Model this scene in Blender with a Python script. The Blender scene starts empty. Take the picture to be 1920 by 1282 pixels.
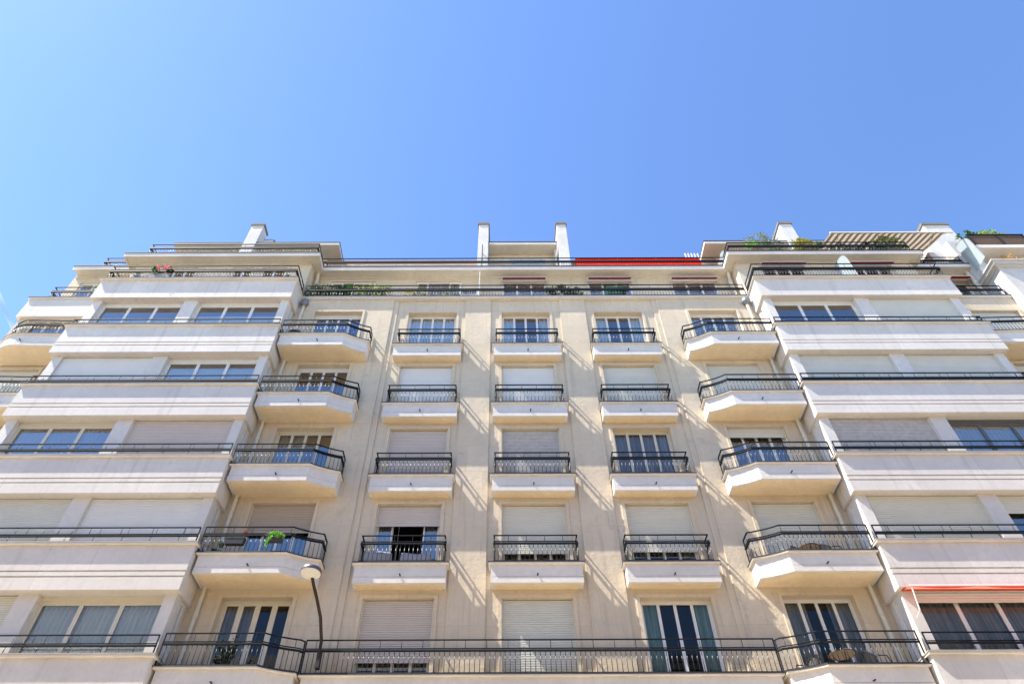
import bpy, math, random
from mathutils import Vector, Matrix
rnd = random.Random(7)
SC = bpy.context.scene
COL = SC.collection
R = math.radians

# ---------------------------------------------------------------- materials
def new_mat(name):
    m = bpy.data.materials.new(name); m.use_nodes = True
    nt = m.node_tree; nt.nodes.clear()
    out = nt.nodes.new('ShaderNodeOutputMaterial')
    return m, nt, out

def N(nt, t, **kw):
    n = nt.nodes.new(t)
    for k, v in kw.items():
        if k in n.inputs: n.inputs[k].default_value = v
        else: setattr(n, k, v)
    return n

def rgba(c): return (c[0], c[1], c[2], 1.0)

def mixc(nt, fac, a, b, mode='MIX'):
    n = nt.nodes.new('ShaderNodeMix'); n.data_type = 'RGBA'; n.blend_type = mode
    for s, v in ((0, fac), (6, a), (7, b)):
        if hasattr(v, 'links'): nt.links.new(v, n.inputs[s])
        else: n.inputs[s].default_value = v if s == 0 else (rgba(v) if len(v) == 3 else v)
    return n.outputs[2]

def ramp(nt, val, a, b, lo=0.0, hi=1.0):
    n = nt.nodes.new('ShaderNodeMapRange'); n.clamp = True
    n.inputs[1].default_value = a; n.inputs[2].default_value = b
    n.inputs[3].default_value = lo; n.inputs[4].default_value = hi
    nt.links.new(val, n.inputs[0]); return n.outputs[0]

def stone(name, base, joint=(1.6, 0.62), joint_dark=0.86, var=0.07, stain=0.18, streak=0.12, rough=0.85, bump=0.25, stain_col=(0.3, 0.27, 0.23)):
    """masonry: block tints, faint joints, mottling, dirt blotches, rain streaks; all in object (= world) metres"""
    m, nt, out = new_mat(name); L = nt.links.new
    tc = N(nt, 'ShaderNodeTexCoord')
    sep = N(nt, 'ShaderNodeSeparateXYZ'); L(tc.outputs['Object'], sep.inputs[0])
    add = N(nt, 'ShaderNodeMath', operation='ADD'); L(sep.outputs[0], add.inputs[0]); L(sep.outputs[1], add.inputs[1])
    cmb = N(nt, 'ShaderNodeCombineXYZ'); L(add.outputs[0], cmb.inputs[0]); L(sep.outputs[2], cmb.inputs[1])
    br = N(nt, 'ShaderNodeTexBrick'); br.offset = 0.5
    L(cmb.outputs[0], br.inputs['Vector'])
    br.inputs['Color1'].default_value = (1, 1, 1, 1); br.inputs['Color2'].default_value = (1 - var, 1 - var * 1.05, 1 - var * 1.15, 1)
    br.inputs['Mortar'].default_value = (joint_dark,) * 3 + (1,)
    br.inputs['Scale'].default_value = 1.0; br.inputs['Mortar Size'].default_value = 0.006
    br.inputs['Mortar Smooth'].default_value = 0.3
    br.inputs['Brick Width'].default_value = joint[0]; br.inputs['Row Height'].default_value = joint[1]
    n1 = N(nt, 'ShaderNodeTexNoise', Scale=0.55, Detail=6.0, Roughness=0.62); L(tc.outputs['Object'], n1.inputs['Vector'])
    n2 = N(nt, 'ShaderNodeTexNoise', Scale=5.5, Detail=5.0, Roughness=0.7); L(tc.outputs['Object'], n2.inputs['Vector'])
    n3 = N(nt, 'ShaderNodeTexNoise', Scale=1.9, Detail=8.0, Roughness=0.75); L(tc.outputs['Object'], n3.inputs['Vector'])
    mp = N(nt, 'ShaderNodeMapping'); mp.inputs['Scale'].default_value = (6.0, 6.0, 0.28); L(tc.outputs['Object'], mp.inputs[0])
    n4 = N(nt, 'ShaderNodeTexNoise', Scale=1.0, Detail=4.0, Roughness=0.6); L(mp.outputs[0], n4.inputs['Vector'])
    c = mixc(nt, 1.0, base, br.outputs['Color'], 'MULTIPLY')
    c = mixc(nt, ramp(nt, n1.outputs[0], 0.38, 0.66, 0, 0.9), c, tuple(b * 0.82 for b in base))
    c = mixc(nt, ramp(nt, n2.outputs[0], 0.42, 0.70, 0, 0.6), c, tuple(b * 0.78 for b in base))
    c = mixc(nt, ramp(nt, n3.outputs[0], 0.57, 0.72, 0, stain), c, stain_col)
    c = mixc(nt, ramp(nt, n4.outputs[0], 0.56, 0.74, 0, streak), c, stain_col)
    p = N(nt, 'ShaderNodeBsdfPrincipled', Roughness=rough); p.inputs['Specular IOR Level'].default_value = 0.25
    L(c, p.inputs['Base Color'])
    if bump:
        n5 = N(nt, 'ShaderNodeTexNoise', Scale=9.0, Detail=6.0, Roughness=0.65); L(tc.outputs['Object'], n5.inputs['Vector'])
        b = N(nt, 'ShaderNodeBump', Strength=bump, Distance=0.02); L(n5.outputs[0], b.inputs['Height']); L(b.outputs[0], p.inputs['Normal'])
    L(p.outputs[0], out.inputs[0]); return m

def paint(name, base, rough=0.5, metal=0.0, var=0.12, scale=3.0, spec=0.4, bump=0.0):
    m, nt, out = new_mat(name); L = nt.links.new
    tc = N(nt, 'ShaderNodeTexCoord')
    n = N(nt, 'ShaderNodeTexNoise', Scale=scale, Detail=5.0, Roughness=0.65); L(tc.outputs['Object'], n.inputs['Vector'])
    c = mixc(nt, ramp(nt, n.outputs[0], 0.35, 0.7), base, tuple(b * (1 - var) for b in base))
    p = N(nt, 'ShaderNodeBsdfPrincipled', Roughness=rough, Metallic=metal); p.inputs['Specular IOR Level'].default_value = spec
    L(c, p.inputs['Base Color'])
    if bump:
        b = N(nt, 'ShaderNodeBump', Strength=bump, Distance=0.01); L(n.outputs[0], b.inputs['Height']); L(b.outputs[0], p.inputs['Normal'])
    L(p.outputs[0], out.inputs[0]); return m

def fabric(name, base, trans=0.35, var=0.15, stripes=None, fold=0.0):
    m, nt, out = new_mat(name); L = nt.links.new
    tc = N(nt, 'ShaderNodeTexCoord')
    mp = N(nt, 'ShaderNodeMapping'); mp.inputs['Scale'].default_value = (8, 8, 0.5); L(tc.outputs['Object'], mp.inputs[0])
    n = N(nt, 'ShaderNodeTexNoise', Scale=1.0, Detail=3.0); L(mp.outputs[0], n.inputs['Vector'])
    c = mixc(nt, ramp(nt, n.outputs[0], 0.35, 0.7), base, tuple(b * (1 - var) for b in base))
    if stripes:
        sep = N(nt, 'ShaderNodeSeparateXYZ'); L(tc.outputs['Object'], sep.inputs[0])
        md = N(nt, 'ShaderNodeMath', operation='PINGPONG'); L(sep.outputs[0], md.inputs[0]); md.inputs[1].default_value = stripes[1]
        st = ramp(nt, md.outputs[0], stripes[1] * 0.47, stripes[1] * 0.53)
        c = mixc(nt, st, c, stripes[0])
    d = N(nt, 'ShaderNodeBsdfDiffuse'); L(c, d.inputs[0])
    t = N(nt, 'ShaderNodeBsdfTranslucent'); L(c, t.inputs[0])
    mx = N(nt, 'ShaderNodeMixShader', Fac=trans); L(d.outputs[0], mx.inputs[1]); L(t.outputs[0], mx.inputs[2])
    L(mx.outputs[0], out.inputs[0]); return m

def leaf(name, c1, c2, trans=0.35, scale=7.0):
    m, nt, out = new_mat(name); L = nt.links.new
    tc = N(nt, 'ShaderNodeTexCoord')
    n = N(nt, 'ShaderNodeTexNoise', Scale=scale, Detail=2.0); L(tc.outputs['Object'], n.inputs['Vector'])
    c = mixc(nt, ramp(nt, n.outputs[0], 0.4, 0.6), c1, c2)
    p = N(nt, 'ShaderNodeBsdfPrincipled', Roughness=0.55); L(c, p.inputs['Base Color'])
    t = N(nt, 'ShaderNodeBsdfTranslucent'); L(c, t.inputs[0])
    mx = N(nt, 'ShaderNodeMixShader', Fac=trans); L(p.outputs[0], mx.inputs[1]); L(t.outputs[0], mx.inputs[2])
    L(mx.outputs[0], out.inputs[0]); return m

def glass(name, tint=(0.86, 0.91, 0.9), gain=3.3, base=0.05, trans=0.9):
    m, nt, out = new_mat(name); L = nt.links.new
    fr = N(nt, 'ShaderNodeFresnel', IOR=1.5)
    tc = N(nt, 'ShaderNodeTexCoord')
    n = N(nt, 'ShaderNodeTexNoise', Scale=0.9, Detail=1.0); L(tc.outputs['Object'], n.inputs['Vector'])
    b = N(nt, 'ShaderNodeBump', Strength=0.05, Distance=0.05); L(n.outputs[0], b.inputs['Height'])
    mu = N(nt, 'ShaderNodeMath', operation='MULTIPLY_ADD'); mu.use_clamp = True
    L(fr.outputs[0], mu.inputs[0]); mu.inputs[1].default_value = gain; mu.inputs[2].default_value = base
    t = N(nt, 'ShaderNodeBsdfTransparent'); t.inputs[0].default_value = rgba(tuple(x * trans for x in tint))
    g = N(nt, 'ShaderNodeBsdfGlossy', Roughness=0.01); g.inputs[0].default_value = (1, 1, 1, 1)
    L(b.outputs[0], g.inputs['Normal'])
    mx = N(nt, 'ShaderNodeMixShader'); L(mu.outputs[0], mx.inputs[0]); L(t.outputs[0], mx.inputs[1]); L(g.outputs[0], mx.inputs[2])
    L(mx.outputs[0], out.inputs[0]); return m

def frosted(name, tint):
    m, nt, out = new_mat(name); L = nt.links.new
    p = N(nt, 'ShaderNodeBsdfPrincipled', Roughness=0.35); p.inputs['Base Color'].default_value = rgba(tint)
    t = N(nt, 'ShaderNodeBsdfTranslucent'); t.inputs[0].default_value = rgba(tint)
    tr = N(nt, 'ShaderNodeBsdfTransparent'); tr.inputs[0].default_value = rgba((0.85, 0.92, 0.93))
    m1 = N(nt, 'ShaderNodeMixShader', Fac=0.5); L(p.outputs[0], m1.inputs[1]); L(t.outputs[0], m1.inputs[2])
    m2 = N(nt, 'ShaderNodeMixShader', Fac=0.3); L(m1.outputs[0], m2.inputs[1]); L(tr.outputs[0], m2.inputs[2])
    L(m2.outputs[0], out.inputs[0]); return m

M = dict(
    wall=stone('beige_render', (0.70, 0.59, 0.435), joint=(1.1, 1.03), joint_dark=0.66, var=0.13, stain=0.55, streak=0.40, stain_col=(0.33, 0.30, 0.26), bump=0.55),
    band=stone('white_stone', (0.73, 0.685, 0.63), joint=(1.32, 3.1), joint_dark=0.72, var=0.11, stain=0.34, streak=0.34, stain_col=(0.36, 0.33, 0.31)),
    slab=stone('pale_render', (0.73, 0.69, 0.635), joint=(1.2, 3.1), joint_dark=0.93, var=0.03, stain=0.10, streak=0.10, stain_col=(0.36, 0.33, 0.31)),
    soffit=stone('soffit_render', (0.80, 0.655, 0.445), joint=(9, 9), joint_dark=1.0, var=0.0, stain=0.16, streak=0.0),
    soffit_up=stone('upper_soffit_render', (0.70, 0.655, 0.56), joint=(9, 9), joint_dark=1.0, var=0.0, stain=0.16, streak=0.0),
    cap_dark=stone('chimney_cap_stone', (0.20, 0.18, 0.155), joint=(9, 9), joint_dark=1.0, var=0.0, stain=0.3, streak=0.2),
    cap=stone('cap_stone', (0.42, 0.39, 0.34), joint=(1.4, 9), joint_dark=0.7, var=0.12, stain=0.3, streak=0.25),
    zinc=paint('dark_flashing', (0.035, 0.037, 0.04), 0.7, 0.0),
    iron=paint('dark_iron_paint', (0.012, 0.015, 0.02), 0.6, 0.0, spec=0.15),
    iron_bar=paint('iron_bar_paint', (0.022, 0.026, 0.033), 0.32, 0.0, spec=0.5),
    white=paint('white_lacquer', (0.770, 0.759, 0.728), 0.35, var=0.08),
    cream=paint('cream_lacquer', (0.686, 0.634, 0.510), 0.4, var=0.08),
    graphite=paint('graphite_lacquer', (0.12, 0.12, 0.12), 0.4),
    sh_white=paint('white_slats', (0.728, 0.728, 0.707), 0.45, var=0.06, scale=1.2),
    sh_cream=paint('cream_slats', (0.666, 0.645, 0.551), 0.45, var=0.08, scale=1.2),
    sh_green=paint('ivory_slats', (0.645, 0.645, 0.582), 0.45, var=0.08, scale=1.2),
    sh_pink=paint('taupe_slats', (0.575, 0.515, 0.47), 0.5, var=0.08, scale=1.2),
    sh_brown=paint('beige_brown_slats', (0.468, 0.395, 0.322), 0.5, var=0.1, scale=1.2),
    sh_grey=paint('grey_wood_slats', (0.53, 0.51, 0.485), 0.6, var=0.25, scale=6.0),
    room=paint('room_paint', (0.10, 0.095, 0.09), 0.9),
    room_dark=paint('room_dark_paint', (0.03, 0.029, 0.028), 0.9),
    glass=glass('window_glass'),
    glass_dark=glass('window_glass_clear', gain=0.75, base=0.0),
    glass_thin=glass('window_glass_thin', gain=0.9, base=0.0),
    curtain=fabric('white_voile', (0.72, 0.73, 0.74), 0.3),
    curtain_bright=fabric('bright_voile', (0.92, 0.94, 0.95), 0.12, var=0.12),
    curtain_grey=fabric('grey_curtain', (0.46, 0.45, 0.43), 0.25, var=0.45),
    curtain_lilac=fabric('lilac_curtain', (0.76, 0.73, 0.80), 0.25, var=0.4),
    curtain_teal=fabric('teal_curtain', (0.42, 0.62, 0.60), 0.25, var=0.4),
    blind=paint('pale_blind', (0.70, 0.74, 0.76), 0.7, var=0.05),
    pipe=paint('pipe_paint', (0.645, 0.603, 0.499), 0.5, var=0.15),
    lead=paint('lead_grey', (0.2, 0.22, 0.24), 0.5, 0.3),
    tile=stone('roof_tile', (0.42, 0.30, 0.24), joint=(0.24, 0.2), joint_dark=0.6, var=0.2, stain=0.3, streak=0.2),
    salmon=stone('salmon_glow_render', (0.92, 0.55, 0.40), joint=(9, 9), joint_dark=1.0, var=0.0, stain=0.1, streak=0.1),  # attic wall: the awning's warm glow is put into this base colour
    grey_stone=stone('grey_stone', (0.60, 0.585, 0.56), joint=(1.1, 0.55), joint_dark=0.85, var=0.06, stain=0.25, streak=0.2),
    chimney=stone('chimney_render', (0.64, 0.63, 0.605), joint=(9, 1.4), joint_dark=0.95, var=0.03, stain=0.12, streak=0.25),
    ground=stone('pavement_stone', (0.68, 0.575, 0.43), joint=(0.9, 0.6), joint_dark=0.75, var=0.12, stain=0.2, streak=0.0, bump=0.1),
    asphalt=paint('asphalt', (0.24, 0.21, 0.17), 0.9, var=0.25, scale=20),
    line=paint('road_paint', (0.75, 0.75, 0.73), 0.7, var=0.2),
    red=fabric('red_canvas', (0.95, 0.03, 0.015), 0.5),
    coral=fabric('coral_canvas', (0.80, 0.20, 0.13), 0.5),
    burg=fabric('burgundy_canvas', (0.24, 0.06, 0.075), 0.25),
    darkred=fabric('dark_red_canvas', (0.22, 0.02, 0.02), 0.2),
    stripe=fabric('striped_canvas', (0.50, 0.44, 0.35), 0.35, stripes=((0.12, 0.09, 0.065), 0.15)),
    frost=frosted('frosted_screen', (0.60, 0.67, 0.685)),
    bamboo=stone('brown_screen', (0.13, 0.085, 0.06), joint=(1.1, 9), joint_dark=1.6, var=0.35, stain=0.4, streak=0.5, stain_col=(0.05, 0.035, 0.03)),
    wicker=paint('wicker', (0.16, 0.10, 0.06), 0.7, var=0.3, scale=30),
    black=paint('black_plastic', (0.02, 0.02, 0.022), 0.5),
    terracotta=paint('terracotta', (0.38, 0.16, 0.09), 0.8, var=0.2),
    pot_dark=paint('dark_pot', (0.05, 0.05, 0.055), 0.6),
    pot_grey=paint('grey_trough', (0.25, 0.25, 0.24), 0.7, var=0.2),
    tarp=fabric('grey_tarpaulin', (0.40, 0.385, 0.39), 0.1, var=0.1),
    tarp_pale=fabric('pale_cover', (0.42, 0.41, 0.42), 0.1, var=0.08),
    green_tarp=fabric('green_tarpaulin', (0.02, 0.07, 0.055), 0.1, var=0.3),
    lampw=paint('lamp_lens', (0.72, 0.71, 0.64), 0.3, var=0.05),
    lampm=paint('lamp_brown', (0.018, 0.012, 0.010), 0.6),
    lamprim=paint('lamp_rim', (0.10, 0.095, 0.13), 0.4, 0.2),
    table=paint('mesh_table', (0.5, 0.38, 0.27), 0.5, var=0.2),
    blue=paint('blue_table', (0.10, 0.13, 0.22), 0.4),
    bark=paint('bark', (0.14, 0.10, 0.07), 0.9, var=0.3, scale=10),
    lf_green=leaf('leaf_green', (0.035, 0.10, 0.02), (0.07, 0.17, 0.03)),
    lf_bright=leaf('leaf_bright', (0.13, 0.36, 0.03), (0.22, 0.50, 0.06)),
    lf_lime=leaf('leaf_lime', (0.30, 0.40, 0.05), (0.14, 0.26, 0.04)),
    lf_dark=leaf('leaf_dark', (0.012, 0.04, 0.015), (0.04, 0.085, 0.03)),
    lf_yellow=leaf('leaf_yellow', (0.42, 0.34, 0.05), (0.22, 0.26, 0.05)),
    lf_varieg=leaf('leaf_variegated', (0.42, 0.42, 0.16), (0.10, 0.20, 0.05), scale=12),
    lf_silver=leaf('leaf_silver', (0.26, 0.29, 0.20), (0.13, 0.18, 0.09)),
    lf_orange=leaf('leaf_orange', (0.60, 0.33, 0.08), (0.40, 0.30, 0.08)),
    fl_pink=leaf('flower_pink', (0.65, 0.05, 0.10), (0.75, 0.22, 0.28)),
    fl_red=leaf('flower_red', (0.55, 0.01, 0.02), (0.6, 0.03, 0.04)),
    fl_cream=leaf('flower_cream', (0.75, 0.70, 0.40), (0.7, 0.68, 0.5)),
)

# ---------------------------------------------------------------- mesh helper
class MB:
    def __init__(s): s.v = []; s.f = []; s.alt = set()
    def q(s, *p):
        b = len(s.v); s.v += [tuple(x) for x in p]; s.f.append(tuple(range(b, b + len(p)))); return s
    def box(s, x0, x1, y0, y1, z0, z1):
        b = len(s.v)
        s.v += [(x0, y0, z0), (x1, y0, z0), (x1, y1, z0), (x0, y1, z0), (x0, y0, z1), (x1, y0, z1), (x1, y1, z1), (x0, y1, z1)]
        for f in ((0, 3, 2, 1), (4, 5, 6, 7), (0, 1, 5, 4), (1, 2, 6, 5), (2, 3, 7, 6), (3, 0, 4, 7)): s.f.append(tuple(b + i for i in f))
        return s
    def prism(s, poly, z0, z1, top=None):
        """poly: plan outline; top: other outline for the upper face"""
        a = sum(p[0] * q[1] - q[0] * p[1] for p, q in zip(poly, poly[1:] + poly[:1]))
        if a < 0:
            poly = poly[::-1]; top = top[::-1] if top else None
        t = top or poly; n = len(poly); b = len(s.v)
        s.v += [(x, y, z0) for x, y in poly] + [(x, y, z1) for x, y in t]
        s.f.append(tuple(b + i for i in range(n - 1, -1, -1))); s.f.append(tuple(b + n + i for i in range(n)))
        for i in range(n): j = (i + 1) % n; s.f.append((b + i, b + j, b + n + j, b + n + i))
        return s
    def tube(s, p0, p1, r, n=6, r1=None):
        p0 = Vector(p0); p1 = Vector(p1); d = (p1 - p0).normalized()
        u = d.orthogonal().normalized(); w = d.cross(u); b = len(s.v); r1 = r if r1 is None else r1
        for p, rr in ((p0, r), (p1, r1)):
            for i in range(n):
                a = 2 * math.pi * i / n; s.v.append(tuple(p + (u * math.cos(a) + w * math.sin(a)) * rr))
        for i in range(n): j = (i + 1) % n; s.f.append((b + i, b + j, b + n + j, b + n + i))
        s.f.append(tuple(b + i for i in range(n - 1, -1, -1))); s.f.append(tuple(b + n + i for i in range(n)))
        return s
    def path(s, pts, r, n=6):
        for a, b in zip(pts, pts[1:]): s.tube(a, b, r, n)
        return s
    def lathe(s, prof, c=(0, 0, 0), n=16):
        b = len(s.v); m = len(prof)
        for r, z in prof:
            for i in range(n):
                a = 2 * math.pi * i / n; s.v.append((c[0] + r * math.cos(a), c[1] + r * math.sin(a), c[2] + z))
        for k in range(m - 1):
            for i in range(n):
                j = (i + 1) % n; s.f.append((b + k * n + i, b + k * n + j, b + (k + 1) * n + j, b + (k + 1) * n + i))
        s.f.append(tuple(b + i for i in range(n - 1, -1, -1))); s.f.append(tuple(b + (m - 1) * n + i for i in range(n)))
        return s
    def sweep(s, pts, z, w, h):
        """flat bar of width w, height h (top at z+h) along an XY path with mitred corners"""
        n = len(pts); L = []; Rr = []
        for i, p in enumerate(pts):
            p = Vector(p)
            d0 = (p - Vector(pts[i - 1])).normalized() if i > 0 else None
            d1 = (Vector(pts[i + 1]) - p).normalized() if i < n - 1 else None
            d0 = d0 or d1; d1 = d1 or d0
            n0 = Vector((-d0.y, d0.x)); n1 = Vector((-d1.y, d1.x)); m = (n0 + n1).normalized()
            k = w / 2 / max(0.35, m.dot(n0)); L.append(p + m * k); Rr.append(p - m * k)
        b = len(s.v)
        for i in range(n): s.v += [(L[i].x, L[i].y, z), (Rr[i].x, Rr[i].y, z), (Rr[i].x, Rr[i].y, z + h), (L[i].x, L[i].y, z + h)]
        for i in range(n - 1):
            o = b + 4 * i; q = o + 4
            for k in range(4): s.f.append((o + k, o + (k + 1) % 4, q + (k + 1) % 4, q + k))
        s.f.append((b, b + 3, b + 2, b + 1)); e = b + 4 * (n - 1); s.f.append((e, e + 1, e + 2, e + 3))
        return s
    def build(s, name, mat, parent=None, smooth=False, bevel=0.0, mat2=None):
        me = bpy.data.meshes.new(name); me.from_pydata(s.v, [], s.f); me.materials.append(mat); me.validate(); me.update()
        if smooth: me.polygons.foreach_set('use_smooth', [True] * len(me.polygons))
        if s.alt and mat2:
            me.materials.append(mat2)
            for i in s.alt: me.polygons[i].material_index = 1; me.polygons[i].use_smooth = True
        o = bpy.data.objects.new(name, me); COL.objects.link(o)
        if parent is not None: o.parent = parent
        if bevel:
            b = o.modifiers.new('bevel', 'BEVEL'); b.width = bevel; b.segments = 2; b.limit_method = 'ANGLE'
        return o

def thing(name, label, cat, loc=(0, 0, 0), rz=0, group=None):
    o = bpy.data.objects.new(name, None); COL.objects.link(o); o.empty_display_size = 0.2
    o.location = loc; o.rotation_euler = (0, 0, rz); o['label'] = label; o['category'] = cat
    if group: o['group'] = group
    return o
def tag(o, label, cat, group=None):
    o['label'] = label; o['category'] = cat
    if group: o['group'] = group
    return o

# ---------------------------------------------------------------- the building
SL = [8.88, 11.98, 15.06, 18.17, 21.28]           # top of the balcony slab, level by level
L5 = 24.38
HEAD = [2.22, 2.22, 2.23, 2.27, 2.35]
B = thing('apartment_building', 'cream and white apartment block with stacked balconies, stepped roof terraces and chimneys', 'building')

def wavy_box(mb, x0, x1, y0, y1, z0, z1, amp=0.005, step=0.45):
    """box along X whose lower front edge wanders a few millimetres, like cast stone coping"""
    n = max(1, int((x1 - x0) / step)); xs = [x0 + (x1 - x0) * i / n for i in range(n + 1)]
    jit = [(rnd.uniform(-amp, amp), rnd.uniform(-amp, amp)) for _ in xs]
    b = len(mb.v)
    for x, (a, c) in zip(xs, jit): mb.v += [(x, y0 + a, z0 + c), (x, y0 + a * 0.5, z1), (x, y1, z1), (x, y1, z0)]
    for i in range(n):
        o = b + 4 * i; q = o + 4
        for k in range(4): mb.f.append((o + k, q + k, q + (k + 1) % 4, o + (k + 1) % 4))
    mb.f.append((b, b + 1, b + 2, b + 3)); e = b + 4 * n; mb.f.append((e + 3, e + 2, e + 1, e))
    return mb

def grid_wall(mb, x0, x1, z0, z1, y, openings, reveal):
    """flat wall sheet facing -Y with rectangular openings and their reveals (depth reveal)"""
    xs = sorted({x0, x1} | {a for o in openings for a in o[:2] if x0 < a < x1})
    zs = sorted({z0, z1} | {a for o in openings for a in o[2:4] if z0 < a < z1})
    idx = {}
    def vi(x, z):
        if (x, z) not in idx: idx[(x, z)] = len(mb.v); mb.v.append((x, y, z))
        return idx[(x, z)]
    for xa, xb in zip(xs, xs[1:]):
        for za, zb in zip(zs, zs[1:]):
            cx, cz = (xa + xb) / 2, (za + zb) / 2
            if any(o[0] < cx < o[1] and o[2] < cz < o[3] for o in openings): continue
            mb.f.append((vi(xa, za), vi(xb, za), vi(xb, zb), vi(xa, zb)))
    for a, b, c, d in [o[:4] for o in openings]:
        e = y + reveal
        mb.q((a, y, c), (a, y, d), (a, e, d), (a, e, c)); mb.q((b, y, d), (b, y, c), (b, e, c), (b, e, d))
        mb.q((a, y, d), (b, y, d), (b, e, d), (a, e, d)); mb.q((b, y, c), (a, y, c), (a, e, c), (b, e, c))
    return mb

# ---- centre wall: panels, piers and stepped edges in slightly different planes
CX = [-3.83, 0.0, 3.81]
HW = 0.985
SX = 7.71
holes = []
for k, z in enumerate(SL):
    for c in CX + [-SX, SX]: holes.append((c - HW, c + HW, z - 0.40, z + HEAD[k]))
zones = [(-9.55, -5.5, -0.075), (-5.5, -5.3, -0.04), (-5.3, -2.48, 0.0), (-2.48, -1.43, -0.05), (-1.43, 1.43, 0.0),
         (1.43, 2.48, -0.05), (2.48, 5.3, 0.0), (5.3, 5.5, -0.04), (5.5, 9.55, -0.075)]
w = MB(); prev = None
for x0, x1, y in zones:
    grid_wall(w, x0, x1, 0.0, 24.5, y, [h for h in holes if x0 < (h[0] + h[1]) / 2 < x1], 0.30)
    if prev is not None:
        w.q((x0, prev, 0), (x0, y, 0), (x0, y, 24.5), (x0, prev, 24.5))
    prev = y
w.build('wall', M['wall'], B)

def y_at(x):
    for x0, x1, y in zones:
        if x0 <= x <= x1: return y
    return 0.0

# ---- windows
def shutter(parent, x0, x1, z0, z1, y, mat, pitch=0.062):
    mb = MB(); n = max(1, int((z1 - z0) / pitch)); h = (z1 - z0) / n
    for i in range(n):
        a = z0 + i * h
        for za, ya, zb, yb in ((a + 0.006, 0.006, a + 0.016, -0.001), (a + 0.016, -0.001, a + h - 0.018, -0.004), (a + h - 0.018, -0.004, a + h - 0.008, 0.004), (a + h - 0.008, 0.004, a + h, 0.02)):
            mb.q((x0, y + ya, za), (x1, y + ya, za), (x1, y + yb, zb), (x0, y + yb, zb))
        mb.q((x0, y + 0.02, a), (x1, y + 0.02, a), (x1, y + 0.006, a + 0.006), (x0, y + 0.006, a + 0.006))
    mb.box(x0 + 0.005, x1 - 0.005, y - 0.006, y + 0.02, z0 - 0.045, z0)
    return mb.build('shutter', mat, parent)

def drape(mb, x0, x1, y, z0, z1, amp=0.035, wl=0.14):
    n = max(6, int((x1 - x0) / 0.03)); pts = []
    ph = rnd.uniform(0, 6)
    for i in range(n + 1):
        x = x0 + (x1 - x0) * i / n
        pts.append((x, y + amp * math.sin(2 * math.pi * x / wl + ph + 0.8 * math.sin(x * 3.1))))
    b = len(mb.v)
    for x, yy in pts: mb.v += [(x, yy, z0), (x, yy, z1)]
    for i in range(n): o = b + 2 * i; mb.f.append((o, o + 2, o + 3, o + 1))
    return mb

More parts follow.
